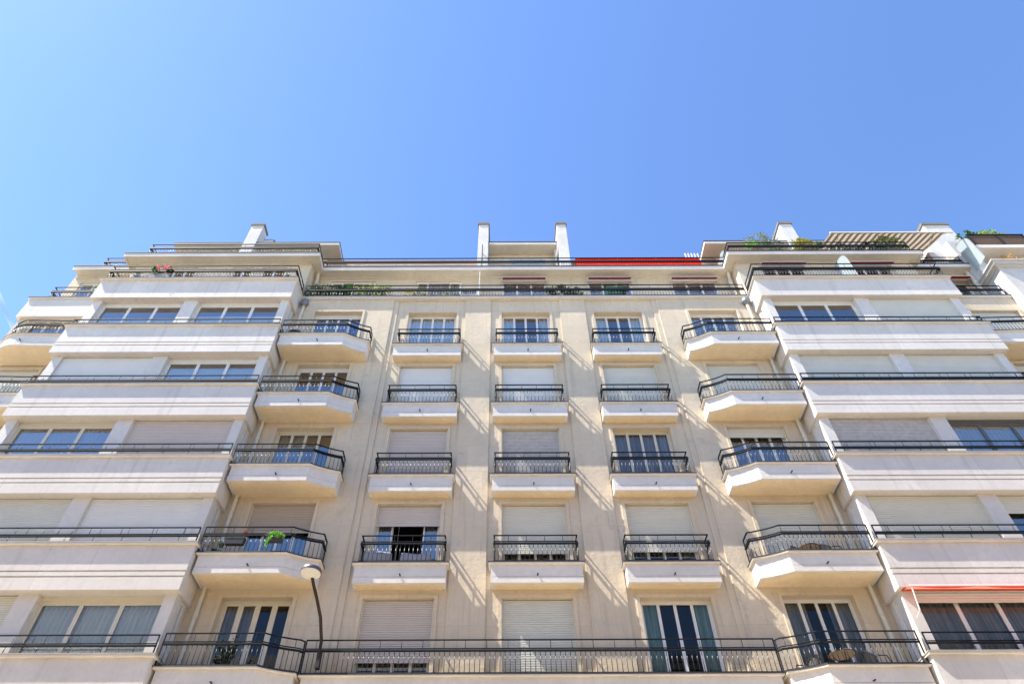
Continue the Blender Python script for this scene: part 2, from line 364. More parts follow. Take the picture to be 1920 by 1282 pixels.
def window(x0, x1, z0, z1, y, leaves=4, frame='white', sh=None, sfrac=0.0, curtain=None, cstyle='full', gl='glass',
           room='room', head=0.0, stile=0.041, open_leaf=None, blind=0.0, screen=0.0, label=None, sh_y=0.10, parent=None, deep=0.21):
    """window set back in an opening; y is the wall face; returns the window part (its own mesh is the frame)"""
    parent = parent or B
    fy = y + deep; mb = MB(); T = 0.05
    zt = z1 - head
    mb.box(x0, x0 + T, fy, fy + 0.07, z0, zt); mb.box(x1 - T, x1, fy, fy + 0.07, z0, zt)
    mb.box(x0 + T, x1 - T, fy, fy + 0.07, zt - T, zt); mb.box(x0 + T, x1 - T, fy, fy + 0.07, z0, z0 + 0.06)
    if head: mb.box(x0, x1, fy - 0.02, fy + 0.09, zt, z1)
    lw = (x1 - x0 - 2 * T) / leaves; panes = []
    for i in range(leaves):
        a = x0 + T + i * lw; b = a + lw
        if open_leaf is not None and i in open_leaf:
            s = open_leaf[i]                         # leaf swung inwards
            hx = a if s > 0 else b; dx = 0.25 * lw * s
            mb.q((hx, fy + 0.02, z0 + 0.07), (hx + dx, fy + lw, z0 + 0.07), (hx + dx, fy + lw, z0 + 0.15), (hx, fy + 0.02, z0 + 0.15))
            for t0, t1 in ((0, 0.12), (0.88, 1.0)):
                mb.q((hx + dx * t0, fy + 0.02 + lw * t0, z0 + 0.07), (hx + dx * t1, fy + 0.02 + lw * t1, z0 + 0.07),
                     (hx + dx * t1, fy + 0.02 + lw * t1, zt - 0.06), (hx + dx * t0, fy + 0.02 + lw * t0, zt - 0.06))
            continue
        mb.box(a + 0.002, a + stile, fy + 0.012, fy + 0.06, z0 + 0.06, zt - T); mb.box(b - stile, b - 0.002, fy + 0.012, fy + 0.06, z0 + 0.06, zt - T)
        mb.box(a + stile, b - stile, fy + 0.012, fy + 0.06, zt - T - stile, zt - T); mb.box(a + stile, b - stile, fy + 0.012, fy + 0.06, z0 + 0.06, z0 + 0.06 + stile * 1.6)
        panes.append((a + stile, b - stile))
    W = mb.build('window', M[frame], parent)
    if label: W['label'] = label
    full = sfrac >= 0.99
    if not full:
        g = MB()
        for a, b in panes: g.q((a, fy + 0.035, z0 + 0.06 + stile), (b, fy + 0.035, z0 + 0.06 + stile), (b, fy + 0.035, zt - T - stile), (a, fy + 0.035, zt - T - stile))
        g.build('pane', M[gl], W)
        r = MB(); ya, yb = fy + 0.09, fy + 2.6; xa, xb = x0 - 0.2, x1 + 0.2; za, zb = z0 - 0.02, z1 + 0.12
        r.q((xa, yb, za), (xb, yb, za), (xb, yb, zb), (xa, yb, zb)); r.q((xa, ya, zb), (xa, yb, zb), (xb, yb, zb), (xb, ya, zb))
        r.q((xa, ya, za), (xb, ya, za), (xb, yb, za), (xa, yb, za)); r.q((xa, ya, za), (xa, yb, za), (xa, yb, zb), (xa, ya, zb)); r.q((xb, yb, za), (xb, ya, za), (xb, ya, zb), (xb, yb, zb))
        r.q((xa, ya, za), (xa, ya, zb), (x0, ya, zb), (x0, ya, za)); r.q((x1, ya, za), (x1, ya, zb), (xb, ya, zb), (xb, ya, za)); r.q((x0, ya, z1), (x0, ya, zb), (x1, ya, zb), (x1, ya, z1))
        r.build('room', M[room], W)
        if curtain:
            c = MB(); span = x1 - x0
            parts = {'full': [(0.0, 1.0)], 'sides': [(0.0, 0.24), (0.78, 1.0)], 'left': [(0, 0.46)], 'wide': [(0, 0.36), (0.66, 1.0)]}[cstyle]
            for a, b in parts: drape(c, x0 + span * a, x0 + span * b, fy + 0.12, z0, zt)
            c.build('curtain', M[curtain], W, smooth=True)
        if screen:
            sb = MB(); zt2 = z0 + (zt - z0) * screen
            sb.q((x0 + 0.05, fy + 0.12, z0 + 0.05), (x1 - 0.05, fy + 0.12, z0 + 0.05), (x1 - 0.05, fy + 0.12, zt2), (x0 + 0.05, fy + 0.12, zt2))
            sb.build('blind', M['blind'], W)
        if blind:
            bl = MB(); zb_ = zt - (zt - z0) * blind
            n = int((zt - zb_) / 0.2) or 1
            for i in range(n):
                a = zb_ + (zt - zb_) * i / n; b2 = zb_ + (zt - zb_) * (i + 1) / n
                bl.q((x0 + 0.05, fy + 0.13, a), (x1 - 0.05, fy + 0.13, a), (x1 - 0.05, fy + 0.105, b2), (x0 + 0.05, fy + 0.105, b2))
            bl.build('blind', M['blind'], W)
    if sh and sfrac > 0:
        zs = z1 - (z1 - z0) * sfrac
        if full: zs = z0 + 0.05
        shutter(W, x0 + 0.03, x1 - 0.03, zs, z1 - 0.012, y + sh_y, M[sh])
        MB().box(x0, x0 + 0.03, y + sh_y - 0.02, y + sh_y + 0.03, z0, z1 - 0.002).build('shutter_rail', M['cream'], W)
        rl = MB(); rl.box(x1 - 0.03, x1, y + sh_y - 0.02, y + sh_y + 0.03, z0, z1 - 0.002)
        rl.build('shutter_rail', M['cream'], W)
    return W

def surround(x0, x1, z0, z1, y, w_=0.105, d=0.03):
    mb = MB(); g = 0.003
    mb.box(x0 - w_, x0 + g - 0.006, y - d, y + 0.01, z0, z1 + w_); mb.box(x1 + 0.006 - g, x1 + w_, y - d, y + 0.01, z0, z1 + w_)
    mb.box(x0 - 0.003, x1 + 0.003, y - d, y + 0.01, z1 + 0.003, z1 + w_)
    return mb.build('window_surround', M['wall'], B)

CW = {  # (level, column): window dressing
 (4, 0): dict(curtain='curtain_bright', cstyle='full'), (4, 1): dict(curtain='curtain_bright', cstyle='sides'), (4, 2): dict(curtain='curtain_bright', cstyle='sides'),
 (3, 0): dict(sh='sh_white', sfrac=1), (3, 1): dict(sh='sh_white', sfrac=1), (3, 2): dict(sh='sh_green', sfrac=1),
 (2, 0): dict(sh='sh_pink', sfrac=1), (2, 1): dict(sh='sh_grey', sfrac=1), (2, 2): dict(curtain='curtain_lilac', cstyle='full', frame='cream', gl='glass_thin'),
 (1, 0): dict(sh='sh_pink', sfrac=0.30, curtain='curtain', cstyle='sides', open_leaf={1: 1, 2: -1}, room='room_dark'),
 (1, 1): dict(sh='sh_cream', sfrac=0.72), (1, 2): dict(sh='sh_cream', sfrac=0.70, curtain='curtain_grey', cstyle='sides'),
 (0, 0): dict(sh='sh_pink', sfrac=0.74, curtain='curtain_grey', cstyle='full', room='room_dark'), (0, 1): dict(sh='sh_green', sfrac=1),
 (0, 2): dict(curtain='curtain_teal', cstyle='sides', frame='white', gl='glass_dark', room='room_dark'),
}
for k, z in enumerate(SL):
    for i, c in enumerate(CX):
        kw = dict(CW[(k, i)])
        if 0 < kw.get('sfrac', 0) < 0.99: kw['sfrac'] *= 0.86
        window(c - HW, c + HW, z - 0.40, z + HEAD[k], 0.0, **kw)
        surround(c - HW, c + HW, z - 0.40, z + HEAD[k], 0.0)
SW = {
 (4, -1): dict(room='room_dark', blind=0.0, head=0.1), (4, 1): dict(room='room_dark', curtain='curtain', cstyle='sides', head=0.06),
 (3, -1): dict(room='room_dark', head=0.08), (3, 1): dict(sh='sh_green', sfrac=1),
 (2, -1): dict(frame='cream', room='room_dark', curtain='curtain_grey', cstyle='left', head=0.04), (2, 1): dict(sh='sh_cream', sfrac=0.16, curtain='curtain_grey', cstyle='full'),
 (1, -1): dict(sh='sh_brown', sfrac=0.42), (1, 1): dict(sh='sh_green', sfrac=1),
 (0, -1): dict(frame='cream', room='room_dark', gl='glass_dark', curtain='curtain_grey', cstyle='left', stile=0.075), (0, 1): dict(curtain='curtain_grey', cstyle='wide', room='room_dark', gl='glass_dark'),
}
for k, z in enumerate(SL):
    for s in (-1, 1):
        kw = dict(SW[(k, s)])
        if 0 < kw.get('sfrac', 0) < 0.99: kw['sfrac'] *= 0.86
        window(s * SX - HW, s * SX + HW, z - 0.40, z + HEAD[k], -0.075, **kw)
        surround(s * SX - HW, s * SX + HW, z - 0.40, z + HEAD[k], -0.075)

# ---- balconies
def railing(parent, path, zt, zm, zl, zb, balusters=True, post=0.54, bal=0.128, lower_posts=False, ends=(True, True), label=None, zh=0.028):
    """path: XY points; zt top rail, zm thin middle rail, zl broad lower rail, zb bottom"""
    mb = MB()
    mb.sweep(path, zt, 0.042, 0.022); mb.sweep(path, zm, 0.036, 0.016); mb.sweep(path, zl, 0.058, max(zh, 0.036))
    if balusters: mb.sweep(path, zb, 0.028, 0.014)
    cum = [0.0]
    for a, b in zip(path, path[1:]): cum.append(cum[-1] + math.dist(a, b))
    T = cum[-1]
    def at(d):
        for i in range(len(path) - 1):
            if d <= cum[i + 1] + 1e-6:
                t = (d - cum[i]) / max(1e-6, cum[i + 1] - cum[i]); a, b = path[i], path[i + 1]
                dx, dy = b[0] - a[0], b[1] - a[1]; l = math.hypot(dx, dy)
                return (a[0] + dx * t, a[1] + dy * t, dx / l, dy / l)
    def bar(d, z0, z1, r):
        x, y, ux, uy = at(d)
        if r < 0.01:
            n0 = len(mb.f); mb.tube((x, y, z0), (x, y, z1), r * 1.2, 8); mb.alt |= set(range(n0, n0 + 8)); return
        p = [(x + ux * r * a - uy * r * b, y + uy * r * a + ux * r * b) for a, b in ((-1, -1), (1, -1), (1, 1), (-1, 1))]
        mb.prism(p, z0, z1)
    n = max(1, round(T / post))
    for i in range(n): bar(T * (i + 0.5) / n, zm + 0.012, zt, 0.007)
    corner = [c for c in cum[1:-1]]
    for c, e in ((0.012, ends[0]), (T - 0.012, ends[1])):
        if e: bar(c, zb, zt, 0.014)
    if balusters:
        n = max(1, round(T / bal))
        for i in range(1, n): bar(T * i / n, zb + 0.014, zl, 0.0075)
    if lower_posts:
        n = max(1, round(T / 0.8))
        for i in range(n): bar(T * (i + 0.35) / n, zb, zl, 0.009); bar(T * (i + 0.35) / n + 0.1, zl + 0.02, zt, 0.006)
    return mb.build('railing', M['iron'], parent, mat2=M['iron_bar'])

def inset(poly, d):
    """move an open front outline towards the wall / inwards by d (left to right outline, wall at +Y)"""
    out = []
    n = len(poly)
    for i, p in enumerate(poly):
        p = Vector(p); d0 = (p - Vector(poly[i - 1])).normalized() if i else None
        d1 = (Vector(poly[i + 1]) - p).normalized() if i < n - 1 else None
        d0 = d0 or d1; d1 = d1 or d0
        n0 = Vector((-d0.y, d0.x)); n1 = Vector((-d1.y, d1.x)); m = (n0 + n1).normalized()
        out.append(tuple(p + m * (d / max(0.4, m.dot(n0)))))
    return out

def resample(pts, step):
    out = [pts[0]]
    for a, b in zip(pts, pts[1:]):
        n = max(1, int(math.dist(a, b) / step))
        for i in range(1, n + 1): out.append((a[0] + (b[0] - a[0]) * i / n, a[1] + (b[1] - a[1]) * i / n))
    return out

def curb(mb, outer, inner, z0, z1):
    """curb between two open outlines of equal length"""
    for a, b, c, d in zip(outer, outer[1:], inner, inner[1:]):
        if math.dist(a, b) > 1e-4: mb.prism([a, b, d, c], z0, z1)
    return mb

def balcony(front, wall_y, z, spout=None, depth=0.62, rail=True, label=None, capd=0.082):
    """front: outline of the coping left to right, first and last points on the wall"""
    def off(p, d):
        q = inset(p, d); q[0] = (q[0][0], wall_y); q[-1] = (q[-1][0], wall_y); return q
    mb = MB()
    curb(mb, off(front, capd), off(front, capd + 0.13), z - 0.43, z - 0.065)
    mb.prism(off(front, capd + 0.03), z - 0.442, z - 0.43)
    mb.prism(off(front, capd - 0.004), z - depth, z - 0.442)
    o = mb.build('balcony', M['slab'], B)
    f = resample(front, 0.4)
    curb(MB(), f, off(f, capd + 0.15), z - 0.03, z).build('coping', M['zinc'], o)
    jit = [rnd.uniform(-.006, .006) for _ in f]
    c2 = MB(); u = off(f, 0.012); v = off(f, capd + 0.14)
    for i in range(len(f) - 1):
        a, b, c, d = u[i], u[i + 1], v[i + 1], v[i]
        if math.dist(a, b) < 1e-4: continue
        k = len(c2.v); j0, j1 = jit[i], jit[i + 1]
        c2.v += [(*a, z - 0.065 + j0), (*b, z - 0.065 + j1), (*c, z - 0.065), (*d, z - 0.065), (*a, z - 0.032), (*b, z - 0.032), (*c, z - 0.032), (*d, z - 0.032)]
        for q in ((0, 3, 2, 1), (4, 5, 6, 7), (0, 1, 5, 4), (1, 2, 6, 5), (2, 3, 7, 6), (3, 0, 4, 7)): c2.f.append(tuple(k + t for t in q))
    c2.build('coping_moulding', M['slab'], o)
    s = off(front, capd + 0.10)
    sp = MB(); sp.prism(s, z - depth - 0.012, z - depth - 0.002); sp.build('soffit_panel', M['soffit'], o)
    if spout:
        x, y = spout
        MB().tube((x, y + 0.02, z - 0.40), (x, y - 0.10, z - 0.415), 0.02, 8).build('drain_spout', M['black'], o)
    return o

for k, z in enumerate(SL):
    if k == 0: continue
    for c in CX:
        wy = 0.0
        f = [(c - 1.37, wy), (c - 1.37, -0.45), (c + 1.37, -0.45), (c + 1.37, wy)]
        o = balcony(f, wy, z, (c + 0.02, -0.395))
        p = [(c - 1.20, wy - 0.02), (c - 1.20, -0.40), (c + 1.20, -0.40), (c + 1.20, wy - 0.02)]
        railing(o, p, z + 0.835, z + 0.64, z + 0.565, z + 0.03)

CURVE = [(6.92, -1.0), (6.74, -0.885), (6.55, -0.785), (6.36, -0.705), (6.19, -0.645), (6.03, -0.60)]
def side_outline(s):
    pts = [(9.44, -0.075), (9.44, -1.0)] + CURVE + [(6.03, -0.075)]
    pts = [(s * x, y) for x, y in pts]
    return pts if s < 0 else pts[::-1]
def curve_rail(s, d):
    """railing line: straight front, S curve, return"""
    pts = [(s * x, y) for x, y in [(9.44, -1.0)] + CURVE]
    pts = pts if s < 0 else pts[::-1]
    q = inset(pts, d)
    return q
for k, z in enumerate(SL):
    for s in (-1, 1):
        f = side_outline(s)
        o = balcony(f, -0.075, z, (s * 7.9, -0.94))
        full = side_outline(s)
        pts = full[1:] if s < 0 else full[:-1]
        q = inset(pts, 0.09)
        if k == 0:                                   # the long balcony continues at the corner
            q = q[:-1] if s < 0 else q[1:]
            e = (-6.02, -0.42) if s < 0 else (6.02, -0.42)
            q = q + [e] if s < 0 else [e] + q
        else:
            if s < 0: q[-1] = (q[-1][0], -0.10)
            else: q[0] = (q[0][0], -0.10)
        railing(o, q, z + 0.81, z + 0.60, z + 0.53, z + 0.03)
# the long balcony of the lowest visible storey
z = SL[0]
f = [(-6.02, -0.05), (-6.02, -0.50), (6.02, -0.50), (6.02, -0.05)]
o = balcony(f, -0.05, z, (0.3, -0.445))
railing(o, [(-6.0, -0.42), (6.0, -0.42)], z + 0.85, z + 0.63, z + 0.565, z + 0.03)

# ---- bays
BAYW = {
 (4, -1): (dict(screen=0.62, room='room_dark'), dict(screen=0.68, room='room_dark')), (3, -1): (dict(sh='sh_white', sfrac=1), dict(screen=0.86, room='room_dark')),
 (2, -1): (dict(curtain='curtain', frame='cream'), dict(sh='sh_pink', sfrac=0.86)), (1, -1): (dict(sh='sh_green', sfrac=1), dict(sh='sh_white', sfrac=1)),
 (0, -1): (dict(sh='sh_cream', sfrac=1), dict(curtain='curtain_bright', frame='cream', gl='glass_thin')),
 (4, 1): (dict(sh='sh_green', sfrac=1), dict(screen=0.35, room='room_dark')), (3, 1): (dict(sh='sh_green', sfrac=1), dict(sh='sh_green', sfrac=1)),
 (2, 1): (dict(curtain='curtain', frame='graphite', blind=0.9), dict(sh='sh_grey', sfrac=0.84)), (1, 1): (dict(sh='sh_cream', sfrac=0.34, frame='graphite', room='room_dark', gl='glass'), dict(sh='sh_cream', sfrac=0.86, room='room_dark')),
 (0, 1): (dict(curtain='curtain_grey', room='room_dark', gl='glass_dark', sh='sh_white', sfrac=0.14), dict(curtain='curtain_grey', cstyle='full', room='room_dark', gl='glass_dark', sh='sh_white', sfrac=0.14)),
}
PY = -0.885                                            # face of the bay's pillars
def mir(s, a, b): return (s * a, s * b) if s > 0 else (s * b, s * a)
def spandrel(s, ztop, zbot, grooves, name='spandrel', face=-1.10):
    x0, x1 = mir(s, 9.45, 17.52)
    prof = [(face, zbot)]
    for g in sorted(grooves): prof += [(face, g - 0.024), (-1.05, g - 0.024), (-1.05, g + 0.024), (face, g + 0.024)]
    prof += [(face, ztop - 0.065)]
    mb = MB(); n = len(prof); b = len(mb.v)
    for x in (x0, x1):
        mb.v += [(x, y, z) for y, z in prof]
        mb.v += [(x, 0.0, ztop - 0.065), (x, 0.0, zbot)]
    m = n + 2
    for i in range(m): j = (i + 1) % m; mb.f.append((b + i, b + m + i, b + m + j, b + j))
    mb.f.append(tuple(b + i for i in range(m))); mb.f.append(tuple(b + m + i for i in range(m - 1, -1, -1)))
    o = mb.build(name, M['band'], B)
    c = wavy_box(MB(), x0 - 0.065, x1 + 0.065, -1.19, 0.0, ztop - 0.063, ztop - 0.018, 0.006); c.build('coping_moulding', M['slab'], o)
    c = MB().box(x0 - 0.08, x1 + 0.08, -1.205, 0.0, ztop - 0.017, ztop + 0.012); c.build('coping', M['zinc' if ztop > 18 else 'cap'], o)
    return o
for k, z in enumerate(SL):
    top = z + [0.20, 0.19, 0.19, 0.24, 0.29][k]; znext = (SL[k + 1] - 1.19) if k < 4 else 23.42
    for s in (-1, 1):
        spandrel(s, top, z - 1.19, [z - 0.65, z - 0.81])
        # pillars
        for a, b in ((9.55, 9.86), (13.2, 13.75), (17.06, 17.4)):
            x0, x1 = mir(s, a, b); MB().box(x0, x1, PY, PY + 0.42, top - 0.01, znext + 0.01).build('pillar', M['slab'], B)
        outer, inner = BAYW[(k, s)]
        for kw, (a, b) in ((outer, (13.75, 17.06)), (inner, (9.86, 13.2))):
            kw = dict(kw); x0, x1 = mir(s, a, b)
            if not kw.get('sh'): kw['head'] = 0.11
            window(x0, x1, top - 0.005, znext, PY - 0.02, leaves=3, stile=0.055, **kw)
        # bay flanks: slim wall with a tall glazed door towards the side balcony
        for xf, d in ((9.55, -1), (17.4, 1)):
            X = s * xf; sd = d * s
            mb = MB(); a, b = PY + 0.42, 0.0
            mb.box(min(X, X - sd * 0.12), max(X, X - sd * 0.12), -0.27, 0.0, z - 0.4, znext + 0.01)
            mb.build('flank_wall', M['slab'], B)
            fr = MB(); xa, xb = sorted((X - sd * 0.02, X - sd * 0.08))
            for ya, yb in ((a, a + 0.05), (-0.32, -0.27)): fr.box(xa, xb, ya, yb, z - 0.4, znext)
            fr.box(xa, xb, a + 0.05, -0.32, znext - 0.06, znext); fr.box(xa, xb, a + 0.05, -0.32, z, z + 0.3)
            f = fr.build('side_window', M['white'], B)
            g = MB(); xg = X - sd * 0.05
            g.q((xg, a + 0.05, z + 0.3), (xg, -0.32, z + 0.3), (xg, -0.32, znext - 0.06), (xg, a + 0.05, znext - 0.06)); g.build('pane', M['glass'], f)
            bk = MB(); xk = X - sd * 0.2; bk.q((xk, a - 0.1, z), (xk, 0.0, z), (xk, 0.0, znext), (xk, a - 0.1, znext)); bk.build('room', M['room_dark'], f)
        # railing above the spandrel
        x0, x1 = mir(s, 9.50, 17.47)
        sp = [o for o in B.children if o.name.startswith('spandrel')][-1]
        pth = [(x0, -1.06), (x1, -1.06)]
        rg = railing(sp, pth, z + 0.70, z + 0.49, z + 0.425, top, balusters=False, post=0.9, lower_posts=True)
# below the picture: plain bay bodies and ground storeys
for s in (-1, 1):
    x0, x1 = mir(s, 9.5, 17.45)
    MB().box(x0, x1, -0.9, 0.0, 0.0, SL[0] - 1.2).build('base_wall', M['band'], B)

# ---- L5: terraces over the bays and over the centre
for s in (-1, 1):
    o = spandrel(s, 24.57, 23.40, [], face=-1.06)
    x0, x1 = mir(s, 9.6, 17.42)
    outer_first = [(x0, 0.0), (x0, -1.09), (x1, -1.09), (x1, 0.0)]
    railing(o, outer_first, 25.50, 25.24, 25.10, 24.58, post=0.9, bal=0.125, zh=0.085)
cor = MB()
wavy_box(cor, -9.45, 9.45, -0.165, 0.06, 24.425, 24.47, 0.006); cor.box(-9.45, 9.45, -0.195, 0.06, 24.471, 24.53)
cornice = cor.build('cornice', M['slab'], B)
MB().box(-9.45, 9.45, -0.21, 0.06, 24.531, 24.57).build('coping', M['zinc'], cornice)
railing(cornice, [(-9.4, -0.14), (9.4, -0.14)], 25.34, 25.10, 24.98, 24.58, post=0.9, bal=0.125, zh=0.075)
# terrace floor
MB().prism([(-21.0, 1.0), (-21.0, 0.2), (-17.5, 0.2), (-17.5, -1.05), (-9.5, -1.05), (-9.5, 0.03), (9.5, 0.03), (9.5, -1.05), (17.5, -1.05), (17.5, 0.03), (20.6, 0.03), (20.6, 1.0)], 24.24, 24.36).build('terrace_floor', M['slab'], B)

# set-back storey
YC, YB = 0.88, 0.06
WC = [(-8.82, -6.76), (-4.90, -2.84), (-0.99, 1.05), (2.93, 4.94), (6.74, 8.86)]
h5 = [(a, b, L5 + 0.02, 27.03) for a, b in WC]
w = MB(); grid_wall(w, -9.6, 9.6, L5, 27.26, YC, h5, 0.3)
WB = {-1: [(-15.75, -14.68), (-13.12, -12.15), (-11.78, -10.65)], 1: [(10.65, 12.65), (14.62, 16.58)]}
for s in (-1, 1):
    x0, x1 = mir(s, 9.6, 17.55)
    grid_wall(w, x0, x1, L5, 27.26, YB, [(a, b, L5 + 0.02, 27.02) for a, b in WB[s]], 0.3)
    for X in (9.6, 17.55): w.q((s * X, YB, L5), (s * X, YC, L5), (s * X, YC, 27.26), (s * X, YB, 27.26))
grid_wall(w, -20.7, -17.55, L5, 27.26, YC - 0.12, [(-20.2, -18.4, L5 + 0.02, 26.85)], 0.3)
grid_wall(w, 17.55, 20.6, L5, 27.26, YC - 0.12, [(18.5, 20.3, L5 + 0.02, 26.85)], 0.3)
w.q((-20.7, 0.76, L5), (-20.7, 6, L5), (-20.7, 6, 27.26), (-20.7, 0.76, 27.26))
w.build('upper_wall', M['wall'], B)
cfg5 = [dict(leaves=4, open_leaf={1: 1}, room='room_dark'), dict(leaves=4, open_leaf={1: 1, 2: -1}, curtain='curtain_grey', cstyle='full'),
        dict(leaves=3, room='room_dark', curtain='curtain_lilac'), dict(leaves=3, room='room_dark', curtain='curtain_lilac'), dict(leaves=3, room='room_dark', curtain='curtain_lilac')]
for (a, b, c, d), kw in zip(h5, cfg5):
    window(a, b, c, d, YC - 0.02, deep=0.07, **kw); surround(a, b, c, d, YC, 0.08, 0.02)
for s in (-1, 1):
    for a, b in WB[s]:
        window(a, b, L5 + 0.02, 27.02, YB - 0.02, deep=0.07, leaves=2 if s < 0 else 3, room='room' if s < 0 else 'room_dark'); surround(a, b, L5 + 0.02, 27.02, YB, 0.08, 0.02)
window(-20.2, -18.4, L5 + 0.02, 26.85, YC - 0.14, leaves=3, deep=0.07); window(18.5, 20.3, L5 + 0.02, 26.85, YC - 0.14, leaves=3, room='room_dark')

# L6 roof-terrace slab
def slab6(poly, z0, z1):
    mb = MB(); mb.prism(poly, z0, z1); return mb
P6 = [(-20.6, 6), (-20.6, 0.26), (-18.0, 0.26), (-18.0, -0.44), (-9.18, -0.44), (-9.18, 0.36), (9.18, 0.36), (9.18, -0.44), (18.0, -0.44), (18.0, 0.30), (21.0, 0.30), (21.0, 6)]
in6 = inset(P6, 0.07)
ring = MB()
# fascia lip all round the front, then the soffit a little higher behind it
for a, b, c, d in zip(P6[1:], P6[2:-1], in6[1:], in6[2:-1]):
    ring.prism([a, b, d, c], 27.24, 27.46)
lip = ring.build('terrace_fascia', M['slab'], B)
MB().prism(in6[::-1], 27.27, 27.46).build('terrace_soffit', M['soffit_up'], B)
o6 = inset(P6, -0.03)
MB().prism(o6[::-1], 27.462, 27.505).build('terrace_edge', M['zinc'], lip)
cov = MB()
for x0, x1, y in ((-9.55, 9.55, YC), (-17.5, -9.65, YB), (9.65, 17.5, YB), (-20.6, -17.6, YC - 0.12), (17.6, 21.0, YC - 0.12)):
    cov.prism([(x0, y - 0.02), (x1, y - 0.02), (x1, y - 0.001), (x0, y - 0.001)], 27.16, 27.268, None)
    cov.box(x0, x1, y - 0.09, y - 0.02, 27.21, 27.269)
cov.build('soffit_moulding', M['soffit_up'], B)
Rl = [(-17.06, 3.0), (-17.06, -0.38), (-9.40, -0.38), (-9.40, 0.44), (9.40, 0.44), (9.40, -0.38), (17.6, -0.38)]
railing(lip, Rl, 28.24, 28.02, 27.90, 27.51, post=0.9, bal=0.125, zh=0.085)
railing(lip, [(-19.45, 3.0), (-19.45, 0.36), (-17.2, 0.36)], 28.24, 28.02, 27.90, 27.51, post=0.9, bal=0.125, zh=0.085)
railing(lip, [(17.7, 0.38), (20.35, 0.38)], 28.1, 27.90, 27.80, 27.51, post=0.9, bal=0.125, zh=0.075)

# attics
def attic(x0, x1, y0, z1, wx0, wx1, wy, side_mat=None):
    mb = MB(); mb.box(x0, x1, y0, 7.0, z1 - 0.20, z1 - 0.02); r = mb.build('roof', M['slab'], B)
    MB().box(x0 - 0.02, x1 + 0.02, y0 - 0.02, 7.0, z1 - 0.019, z1 + 0.035).build('roof_edge', M['zinc'], r)
    MB().box(x0 + 0.09, x1 - 0.09, y0 + 0.09, 6.9, z1 - 0.212, z1 - 0.201).build('roof_soffit', M['soffit_up'], r)
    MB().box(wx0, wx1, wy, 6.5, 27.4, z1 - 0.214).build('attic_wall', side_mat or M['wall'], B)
attic(-17.2, -9.03, 0.86, 30.30, -16.6, -9.75, 1.75)
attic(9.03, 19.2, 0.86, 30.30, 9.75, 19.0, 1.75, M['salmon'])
attic(-1.62, 1.74, 0.88, 30.30, -1.62, 1.74, 1.5)
MB().box(-1.6, 1.7, 1.44, 1.5, 29.25, 29.6).build('lintel', M['slab'], B)
mb = MB(); mb.prism([(-9.7, 1.9), (-2.2, 1.9), (-2.2, 2.3), (-9.7, 2.3)], 27.4, 30.25); lw = mb.build('low_wall', M['tile'], B)
mb = MB(); mb.prism([(2.3, 1.9), (9.7, 1.9), (9.7, 2.3), (2.3, 2.3)], 27.4, 30.1); mb.build('low_wall', M['tile'], B)
# white door panel on the left attic
window(-10.75, -9.95, 27.5, 29.7, 1.52, leaves=1, sh='sh_white', sfrac=1)
# tall low-parapet glazing between the centre chimneys
g = MB().box(-0.62, 1.05, 0.46, 0.48, 27.55, 28.2); gp = g.build('glass_panel', M['frost'], B)

def chimney(x0, x1, y0, y1, z1, step=None, caps=1):
    mb = MB(); mb.box(x0, x1, y0, y1, 27.4, z1 - 0.22)
    if step: mb.box(x0, step[2], y1, step[0], 27.4, step[1])
    c = mb.build('chimney', M['chimney'], B)
    k = MB(); k.box(x0 - 0.05, x1 + 0.05, y0 - 0.05, y1 + 0.05, z1 - 0.26, z1 - 0.14); k.box(x0 - 0.01, x1 + 0.01, y0 - 0.01, y1 + 0.01, z1 - 0.14, z1 - 0.02)
    if step: k.box(x0 - 0.05, step[2] + 0.05, y1 + 0.051, step[0] + 0.05, step[1], step[1] + 0.14)
    k.build('chimney_cap', M['cap_dark'], c)
    p = MB(); 
    n = max(1, int((y1 - y0) / 0.5))
    for i in range(n):
        y = y0 + (y1 - y0) * (i + 0.5) / n; p.box((x0 + x1) / 2 - 0.16, (x0 + x1) / 2 + 0.16, y - 0.18, y + 0.18, z1 - 0.02, z1 + 0.06)
    p.build('flue', M['pot_grey'], c)
    return c
chimney(-2.16, -1.66, 0.80, 2.2, 32.05)
chimney(1.80, 2.28, 0.80, 2.2, 32.05)
chimney(-13.76, -13.16, 0.80, 1.38, 32.05, (2.1, 31.35, -12.72))
chimney(13.18, 13.80, 0.80, 2.8, 32.0)
c = chimney(20.45, 21.75, 0.80, 4.2, 31.85)
# stepped party wall beside it
pw = MB(); pw.box(20.05, 20.43, 1.0, 5, 27.4, 30.2); pw.box(19.75, 20.04, 0.95, 1.5, 27.4, 29.4); pw.box(20.46, 20.95, 0.40, 0.79, 26.4, 29.5); pw.box(20.5, 20.95, 0.05, 0.39, 26.4, 28.2)
pw.build('party_wall', M['chimney'], B)

